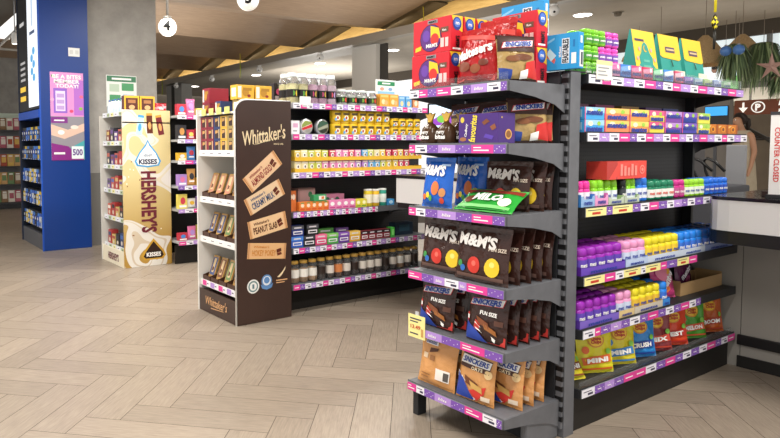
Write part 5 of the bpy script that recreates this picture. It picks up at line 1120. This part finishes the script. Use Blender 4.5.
npz.pr_rect(fn, -.24, .14, .24, .23, C('#3f7a58'), 1); npz.pr_rect(fn, -.16, .17, .16, .2, WHITE, 2)
for (a, b, w, h, c) in ((-.2, -.02, .16, .12, '#b9cdb8'), (.0, 0, .2, .12, '#4f9a68'), (-.2, -.17, .18, .1, '#4f9a68'), (.02, -.2, .18, .14, '#9fc0d8')): npz.pr_rect(fn, a, b, a+w, b+h, C(c), 2)
part('sheet', npz, t)
rc_ = ['#d8485a', '#e8b83a', '#e9e4e0', '#c03a4a', '#4f8ad0', '#b08ad0', '#e07aa8', '#3a3a40', '#d9a05a', '#e8d86a']
k = 0
for si, zz in enumerate(RZ):
    for i, x in enumerate((3.50, 3.64, 3.78, 3.92)):
        k += 1; c = rc_[(k*3+si*2) % 10]; h = (.1, .15, .19)[k % 3]
        if k % 2: carton('sweet_box', 'box', .125, .08, h, C(c), {'F': [('e', 0, .05, .28, .25, C(rc_[(k+3) % 10])), ('r', -.4, -.4, .4, -.25, WHITE)]}).put('small box on the %s rear rack shelf, %s from the cream stand' % (ORD[si], ORD[i]), 'boxes on the rear rack', x, 7.72, zz, 0)
        else: pouch('sweet_bag', 'bag', .125, h+.03, .06, F(c), [('e', 0, .05, .28, .2, C(rc_[(k+3) % 10])), ('r', -.3, -.3, .3, -.2, WHITE)], seed=k).put('sweet bag on the %s rear rack shelf, %s from the cream stand' % (ORD[si], ORD[i]), 'bags on the rear rack', x, 7.72, zz, 0)

# ================================================================== packets on the blue kiosk
hk = ['#2a56b8', '#1f2f6a', '#e0c02f', '#3a7ad0', '#23262c', '#c9d2e0', '#e0b82a', '#2f6fc8']
def hang(c, c2):
    b = MB().box(-.07, .07, -.016, .016, .0, .17, F(c), .01); fn = lambda u, v, l: (u, -.016-LIFT*l, .085+v)
    b.pr_rect(fn, -.05, -.06, .05, .0, C(c2)); b.pr_ell(fn, 0, .04, .035, .024, C('#d9dde2')); b.pr_rect(fn, -.05, -.075, .02, -.068, WHITE)
    cdm = MB().box(-.07, .07, -.001, .001, .17, .215, C(c2)); hkm = MB().tube([(0, .0015, .205), (0, .05, .207)], .003, C('#9a9ca0'), 6)
    return Proto('hanging_packet', 'packet', [('packet_body', b.mesh('packet_body')), ('header_card', cdm.mesh('header_card')), ('peg', hkm.mesh('peg'))])
HPK = [hang(a, b) for a, b in zip(hk, hk[3:]+hk[:3])]
for si, zz in enumerate((1.66, 1.36, 1.0, .66, .32)):
    for i in range(9):
        kk = ((1, 4, 3, 1, 7, 4, 0, 1)[(i+si*3) % 8]) if si < 2 else ((0, 2, 7, 2, 4, 5, 0, 1)[(i+si*3) % 8])
        HPK[kk].put('hanging packet in the blue kiosk, %s row down, %s from the blue panel' % (ORD[si], ORD[i]), 'packets hanging in the kiosk', 2.235, 9.93+.158*i, zz, E_)

# ================================================================== far rack beyond the kiosk
FR = thing('far_rack', 'grey rack of packets standing far behind the blue kiosk', 'shelf unit', (2.55, 17.2, 0), 0)
fz = [.16, .62, 1.08, 1.54, 2.0]
for zz in fz: part('shelf', MB().box(0, 1.0, 0, .4, zz-.03, zz, C('#4a4c50')), FR)
part('back_panel', MB().box(0, 1.0, .4, .42, 0, 2.45, C('#77777a')), FR); part('header_card', MB().box(.0, 1.0, .37, .39, 2.1, 2.44, C('#c6d6c8')), FR); part('base_plinth', MB().box(.01, .99, .02, .38, 0, .12, C('#303236')), FR)
fc = ['#c9a06a', '#d8d2c4', '#a8482f', '#6a8a5a', '#b05a6a', '#d8b45a', '#8a6a4a', '#e0dcd0']
FPK = [carton('snack_packet', 'packet', .15, .08, .3, C(c), {'F': [('r', -.35, -.2, .35, .25, C(fc[(i+3) % 8])), ('r', -.3, .3, .3, .4, WHITE)]}) for i, c in enumerate(fc)]
for si, zz in enumerate(fz):
    for i in range(6): FPK[(i*3+si*2) % 8].put('tall packet on the far grey rack, %s shelf up, %s along' % (ORD[si], ORD[i]), 'packets on the far grey rack', 2.64+.162*i, 17.32, zz, 0, -6)
t = thing('track_spotlight', 'white cylinder spotlight hanging high behind the blue kiosk', 'spotlight', (2.58, 13.5, 3.73))
part('lamp_body', MB().lathe([(.06, -.12), (.065, -.1), (.065, .07), (.04, .1)], WHITE, 16), t); part('stem', MB().lathe([(.012, .1005), (.012, .95)], GREY, 8), t); part('lens', MB().lathe([(.05, -.125), (.05, -.1205)], C('#fff4d8', .4, em=3), 16), t)
part_ = None
struct('trim_5', MB().tube([(1.6, 14, 2.8), (3.0, 14, 4.28)], .03, C('#a9a6a0'), 8)); struct('trim_6', MB().tube([(-2, 15.5, 3.76), (3.4, 15.5, 3.78)], .03, C('#a5a29b'), 8))

# ================================================================== mall beyond
t = thing('parking_sign', 'brown overhead sign with white arrow and parking symbol', 'sign', (12.3, 4.72, 2.05), R(-90))
sb = MB().box(0, 1.6, 0, .06, -.0, .245, C('#7a3f22', .5)); fn = lambda u, v, l: (u, -LIFT*l*3, .122+v)
WE = C('#f6f3ec', .4, em=.5)
sb.pr_poly(fn, [(.115, .085), (.145, .085), (.145, .0), (.195, .0), (.13, -.085), (.065, .0), (.115, .0)], WE, 1)
sb.pr_ell(fn, .34, 0, .1, .095, WE, 1, 24); sb.pr_ell(fn, .34, 0, .082, .078, C('#7a3f22'), 2, 24); sb.pr_text(fn, 'P', .34, 0, .1, WE, lv=4, bold=.05)
sb.pr_text(fn, 'More P', .83, .055, .075, WE, .42, shear=.15, bold=.035); sb.pr_text(fn, 'at LG', .77, -.055, .075, WE, .3, shear=.15, bold=.035)
part('sign_board', sb, t)
for x in (.2, 1.4): part('hanger', MB().box(x, x+.03, .02, .04, .246, .5, C('#555049')), t)
t = thing('video_screen', 'lit screen showing a pale figure on green, behind the plants', 'screen', (12.5, 5.32, 2.46), R(-90))
vs_ = MB().box(0, .55, 0, .05, 0, .5, C('#5f9a52', .4, em=.5)); fn = lambda u, v, l: (u, -LIFT*l*4, v)
vs_.pr_rect(fn, 0, .28, .55, .5, C('#cfe0e6', .4, em=.6), 1); vs_.pr_ell(fn, .2, .22, .15, .16, C('#dfe6ea', .4, em=.6), 2); vs_.pr_ell(fn, .2, .41, .05, .06, C('#8a6a5a', .4, em=.4), 3); vs_.pr_ell(fn, .2, .445, .05, .035, C('#2a2422'), 4)
part('post', MB().box(.26, .29, .08, .11, -2.07, .5, C('#222222')), t); part('display', vs_, t); part('bezel', MB().box(-.02, .57, .051, .07, -.02, .52, C('#222')) if False else MB().box(-.02, .57, .051, .07, -.02, .52, C('#222222')), t)
t = thing('till_screen', 'blue lit till screen behind the second side rack shelf', 'screen', (8.0, 3.36, 1.62), R(-90))
part('display', MB().box(0, .22, 0, .01, .26, .36, C('#2f8ad0', .3, em=.6)), t); part('bezel', MB().box(-.01, .23, .011, .03, .1, .37, BLACK), t); part('stand', MB().box(.09, .12, .012, .03, -1.62, .1, C('#333437')), t)
# machine with black tubes behind the rack end
t = thing('bagging_stand', 'dark checkout machine with black bent tubes behind the side rack', 'machine', (6.0, 2.40, 0))
part('machine_body', MB().box(-.05, .5, -.05, .4, 0, 1.2, C('#34353a', .4), .02), t); part('machine_head', MB().box(.0, .35, .25, .4, 1.2005, 1.52, C('#3d3a3a', .4), .02), t)
for k in range(2): part('bent_tube', MB().tube([(-.02+.02*k, .12-.07*k, 1.2)] + [(-.02+.02*k, .12-.07*k+.16*math.sin(a)*(1-.2*k)-.17*(1-math.cos(a))*.5, 1.22+.22*math.sin(a)) for a in (R(30), R(60), R(90), R(120), R(150))], .012, C('#111112', .3), 8), t)
t = thing('security_gate', 'grey upright panel beside the woman in the beige dress', 'security gate', (6.75, 2.48, 0)); part('panel', MB().box(-.02, .02, 0, .16, .05, 1.55, C('#76777a', .5), .01), t); part('base_plate', MB().box(-.06, .06, -.05, .21, 0, .05, C('#55565a')), t)
# wicker lamps, ferns, ornaments
WICK = noise_mat('wicker', '#8f7048', '#cdb084', 40, .7, (1, 1, 6), .3)
def wick(x, y, z, r, h, lab):
    t = thing('wicker_lamp', lab, 'pendant lamp', (x, y, z), group='wicker pendant lamps in the mall')
    b = MB(); pr = [(r, 0), (r*.93, h*.2), (r*.7, h*.5), (r*.4, h*.8), (r*.12, h)]
    b.lathe(pr, WICK, 20); b.f = b.f[:-2]; b.m = b.m[:-2]; b.sm = b.sm[:-2]
    part('shade', b, t); part('bulb', MB().ball((0, 0, h*.35), .07, C('#fff2d6', .4, em=2.5), 10, 6), t); part('cord', MB().tube([(0, 0, h), (0, 0, h+.6)], .004, C('#8a7f70'), 6), t)
wick(11.9, 5.75, 3.05, .30, .36, 'wicker pendant lamp behind the far yellow gift box'); wick(11.4, 4.82, 2.84, .33, .48, 'wicker pendant lamp below the woven ornament'); wick(12.6, 4.75, 3.02, .32, .42, 'wicker pendant lamp behind the hanging ferns'); wick(13.4, 6.9, 3.3, .32, .34, 'wicker pendant lamp above the middle gift box')
def fern(x, y, z, seed, lab, n=110, rad=.28, droop=.6):
    rr = random.Random(seed); t = thing('hanging_fern', lab, 'plant', (x, y, z), group='ferns hanging in the mall')
    part('pot', MB().lathe([(.1, -.16), (.15, -.02), (.16, 0)], C('#5a4a38'), 14), t)
    fo = MB(); gs = [C('#56694a', .6), C('#6d8258', .6), C('#8b9c70', .6), C('#46583c', .6)]
    for i in range(n):
        a = rr.uniform(0, 6.283); L_ = rr.uniform(.5, 1)*rad; dz = rr.uniform(.3, 1)*droop
        pts = [Vector((math.cos(a)*L_*s, math.sin(a)*L_*s, .12*math.sin(min(1, s*1.6)*math.pi*.8) - dz*max(0, s-.35)**1.4*1.5)) for s in (0, .25, .5, .75, 1)]
        sd = Vector((-math.sin(a), math.cos(a), 0)); vs = []
        for q, p in enumerate(pts):
            w = (.006, .013, .016, .012, .002)[q]; vs += [p-sd*w, p+sd*w]
        fo.add(vs, [(2*q, 2*q+1, 2*q+3, 2*q+2) for q in range(4)], gs[i % 4], True)
    part('foliage', fo, t); part('hanger', MB().tube([(0, 0, 0), (0, 0, .6)], .004, C('#8a7f70'), 6), t)
fern(11.1, 4.28, 2.98, 1, 'trailing fern hanging beside the blue glass baubles', 280, .28, .8); fern(11.75, 4.14, 3.04, 2, 'bushy fern hanging above the grey fascia', 340, .36, .95); fern(11.0, 3.62, 2.52, 3, 'fern cut by the photo edge below the pale star', 180, .24, .5)
for (y, z, w) in ((4.185, 2.92, 'under the trailing fern'), (4.02, 2.92, 'under the bushy fern')):
    t = thing('glass_bauble', 'blue glass bauble ' + w, 'ornament', (10.55, y, z), group='blue glass baubles'); part('globe', MB().ball((0, 0, 0), .075, C('#4f7ab8', .15), 18, 12), t); part('cord', MB().tube([(0, 0, .074), (0, 0, .45)], .003, C('#8a7f70'), 6), t); part('cap', MB().lathe([(.02, .07), (.02, .09)], GREY, 8), t)
t = thing('star_ornament', 'pale pinkish star ornament hanging among the ferns', 'ornament', (10.5, 3.60, 2.63))
sm = MB(); n = 5
for i in range(n):
    a, b1, b2 = math.pi/2+2*math.pi*i/n, math.pi/2+2*math.pi*(i-.5)/n, math.pi/2+2*math.pi*(i+.5)/n
    for s in (-1, 1): sm.add([(s*.04, 0, 0), (0, .06*math.cos(b1), .06*math.sin(b1)), (0, .2*math.cos(a), .2*math.sin(a)), (0, .06*math.cos(b2), .06*math.sin(b2))], [(0, 1, 2), (0, 2, 3)], C('#a8877c', .7))
part('star_body', sm, t); part('cord', MB().tube([(0, 0, .19), (0, 0, .5)], .003, C('#8a7f70'), 6), t)
struct('trim_7', MB().tube([(12.5, 4.15, 1.65), (12.5, 4.45, 1.65), (12.5, 4.75, 1.9)], .03, C('#2b2622'), 8).tube([(12.5, 3.6, 1.2), (12.5, 4.8, 1.95)], .035, C('#2b2622'), 8))
# woman walking past
def woman(x, y, z, rz):
    t = thing('person', 'woman with dark tied hair in a sleeveless beige dress, head bent', 'person', (x, y, z), R(rz))
    SK = C('#b08468', .55)
    V = [(0, 0, .88, .13), (0, 0, 1.06, .105), (0, .0, 1.24, .12), (0, -.01, 1.345, .075), (0, -.035, 1.40, .045), (0, -.065, 1.45, .066), (0, -.085, 1.53, .082), (0, -.075, 1.585, .06),
         (.075, 0, .82, .085), (.08, -.06, .46, .058), (.08, .02, .1, .036), (.08, .03, .04, .036), (.08, -.1, .025, .026),
         (-.075, 0, .82, .085), (-.08, .08, .46, .058), (-.08, .2, .12, .036), (-.08, .22, .05, .036), (-.08, .1, .025, .026),
         (.15, 0, 1.32, .05), (.19, .03, 1.06, .038), (.2, -.03, .84, .028), (.2, -.06, .76, .026), (.2, -.08, .69, .014),
         (-.15, 0, 1.32, .05), (-.19, .03, 1.06, .038), (-.19, -.12, .92, .028), (-.18, -.2, .9, .026), (-.17, -.26, .88, .014),
         (0, -.168, 1.505, .012)]
    Ed = [(0, 1), (1, 2), (2, 3), (3, 4), (4, 5), (5, 6), (6, 7), (0, 8), (8, 9), (9, 10), (10, 11), (11, 12), (0, 13), (13, 14), (14, 15), (15, 16), (16, 17), (2, 18), (18, 19), (19, 20), (20, 21), (21, 22), (2, 23), (23, 24), (24, 25), (25, 26), (26, 27), (6, 28)]
    me = bpy.data.meshes.new('body'); me.from_pydata([v[:3] for v in V], Ed, []); me.materials.append(SK)
    o = bpy.data.objects.new('body', me); COL.objects.link(o)
    sk = o.modifiers.new('skin', 'SKIN'); sl = me.skin_vertices[0].data
    for i, v in enumerate(V): sl[i].radius = (v[3], v[3]*(.8 if i in (0, 1, 2) else 1))
    sl[0].use_root = True
    ss = o.modifiers.new('sub', 'SUBSURF'); ss.levels = ss.render_levels = 2
    dg = bpy.context.evaluated_depsgraph_get(); m2 = bpy.data.meshes.new_from_object(o.evaluated_get(dg)); bpy.data.objects.remove(o)
    for p in m2.polygons: p.use_smooth = True
    m2.name = 'body'
    b = link('body', m2, t)
    d = MB(); n = 24; rings = [(.50, .21, .19), (.7, .2, .17), (.9, .185, .15), (1.06, .15, .125), (1.22, .16, .135), (1.32, .155, .12), (1.375, .09, .085)]
    vs = [(r*math.cos(2*math.pi*i/n), q*math.sin(2*math.pi*i/n)+.012*math.sin(5*2*math.pi*i/n)*(zz < .9), zz) for zz, r, q in [(.22, .23, .22)]+rings for i in range(n)]
    d.add(vs, [(j*n+i, j*n+(i+1) % n, (j+1)*n+(i+1) % n, (j+1)*n+i) for j in range(len(rings)) for i in range(n)], noise_mat('dress_cloth', '#a39680', '#b3a68f', 8, .9), True)
    part('dress', d, t)
    h = MB(); h.ball((0, -.055, 1.545), .1, C('#2a211d', .6), 18, 12)
    h.v = [(a, max(b_, -.075 - .3*(c-1.56)) if c < 1.62 else b_, c) for a, b_, c in h.v]
    h.tube([(0, .03, 1.55), (0, .07, 1.53), (0, .085, 1.46), (0, .075, 1.36)], [.03, .04, .035, .012], C('#2a211d', .6), 10)
    part('hair', h, t)
    f = MB()
    for s in (-1, 1): f.ball((s*.032, -.158, 1.535), .011, C('#e8e2da', .3), 8, 6); f.ball((s*.032, -.167, 1.535), .006, C('#2b1c14', .3), 8, 6)
    part('eyes', f, t); part('mouth', MB().ball((0, -.155, 1.468), .017, C('#8f4f48'), 10, 6, .4), t)
    return t
woman(11.0, 4.10, .39, -118)

# ================================================================== light
scn.view_settings.view_transform = 'Standard'; scn.view_settings.look = 'None'; scn.view_settings.gamma = 1; scn.view_settings.exposure = 0.3
wd = bpy.data.worlds.new('world'); scn.world = wd; wd.use_nodes = True
wd.node_tree.nodes['Background'].inputs['Color'].default_value = (1, .97, .93, 1); wd.node_tree.nodes['Background'].inputs['Strength'].default_value = 1.0
def lamp(x, y, z, e, sx=1.5, sy=.3, rz=0., tx=0., ty=0., col=(1, .96, .9)):
    l = bpy.data.lights.new('ceiling_or_fill_lamp', 'AREA'); l.shape = 'RECTANGLE'; l.size = sx; l.size_y = sy; l.energy = e; l.color = col
    o = bpy.data.objects.new('ceiling_or_fill_lamp', l); COL.objects.link(o); o.location = (x, y, z); o.rotation_euler = (R(tx), R(ty), R(rz))
for x, y, e in ((.4, .6, 100), (3.9, .3, 110), (.3, 3.2, 75), (1.6, 5.2, 95), (4.3, 3.2, 75), (7.2, 1.2, 75), (6.0, 6.4, 80), (.6, 7.6, 110), (4.2, 7.0, 90)):
    lamp(x, y, 4.02, e)
# added unseen fill lamps facing up, to brighten the timber ceiling and pale boards
for x, y, e, sz in ((5.2, 12.5, 70, 2.5), (3.0, 6.3, 30, 1.2), (7.6, 8.6, 45, 2.0), (12.4, 9.5, 60, 2.5), (12.4, 16, 130, 2.5), (12.6, 4.6, 20, 1.5)):
    lamp(x, y, 2.3, e, sz, sz, tx=180)
# cove lamps behind the fold ends
for y in (7, 12, 17, 22): lamp(9.55, y, 4.1, 16, .2, 4.6, ty=-90, col=(1, .86, .6))
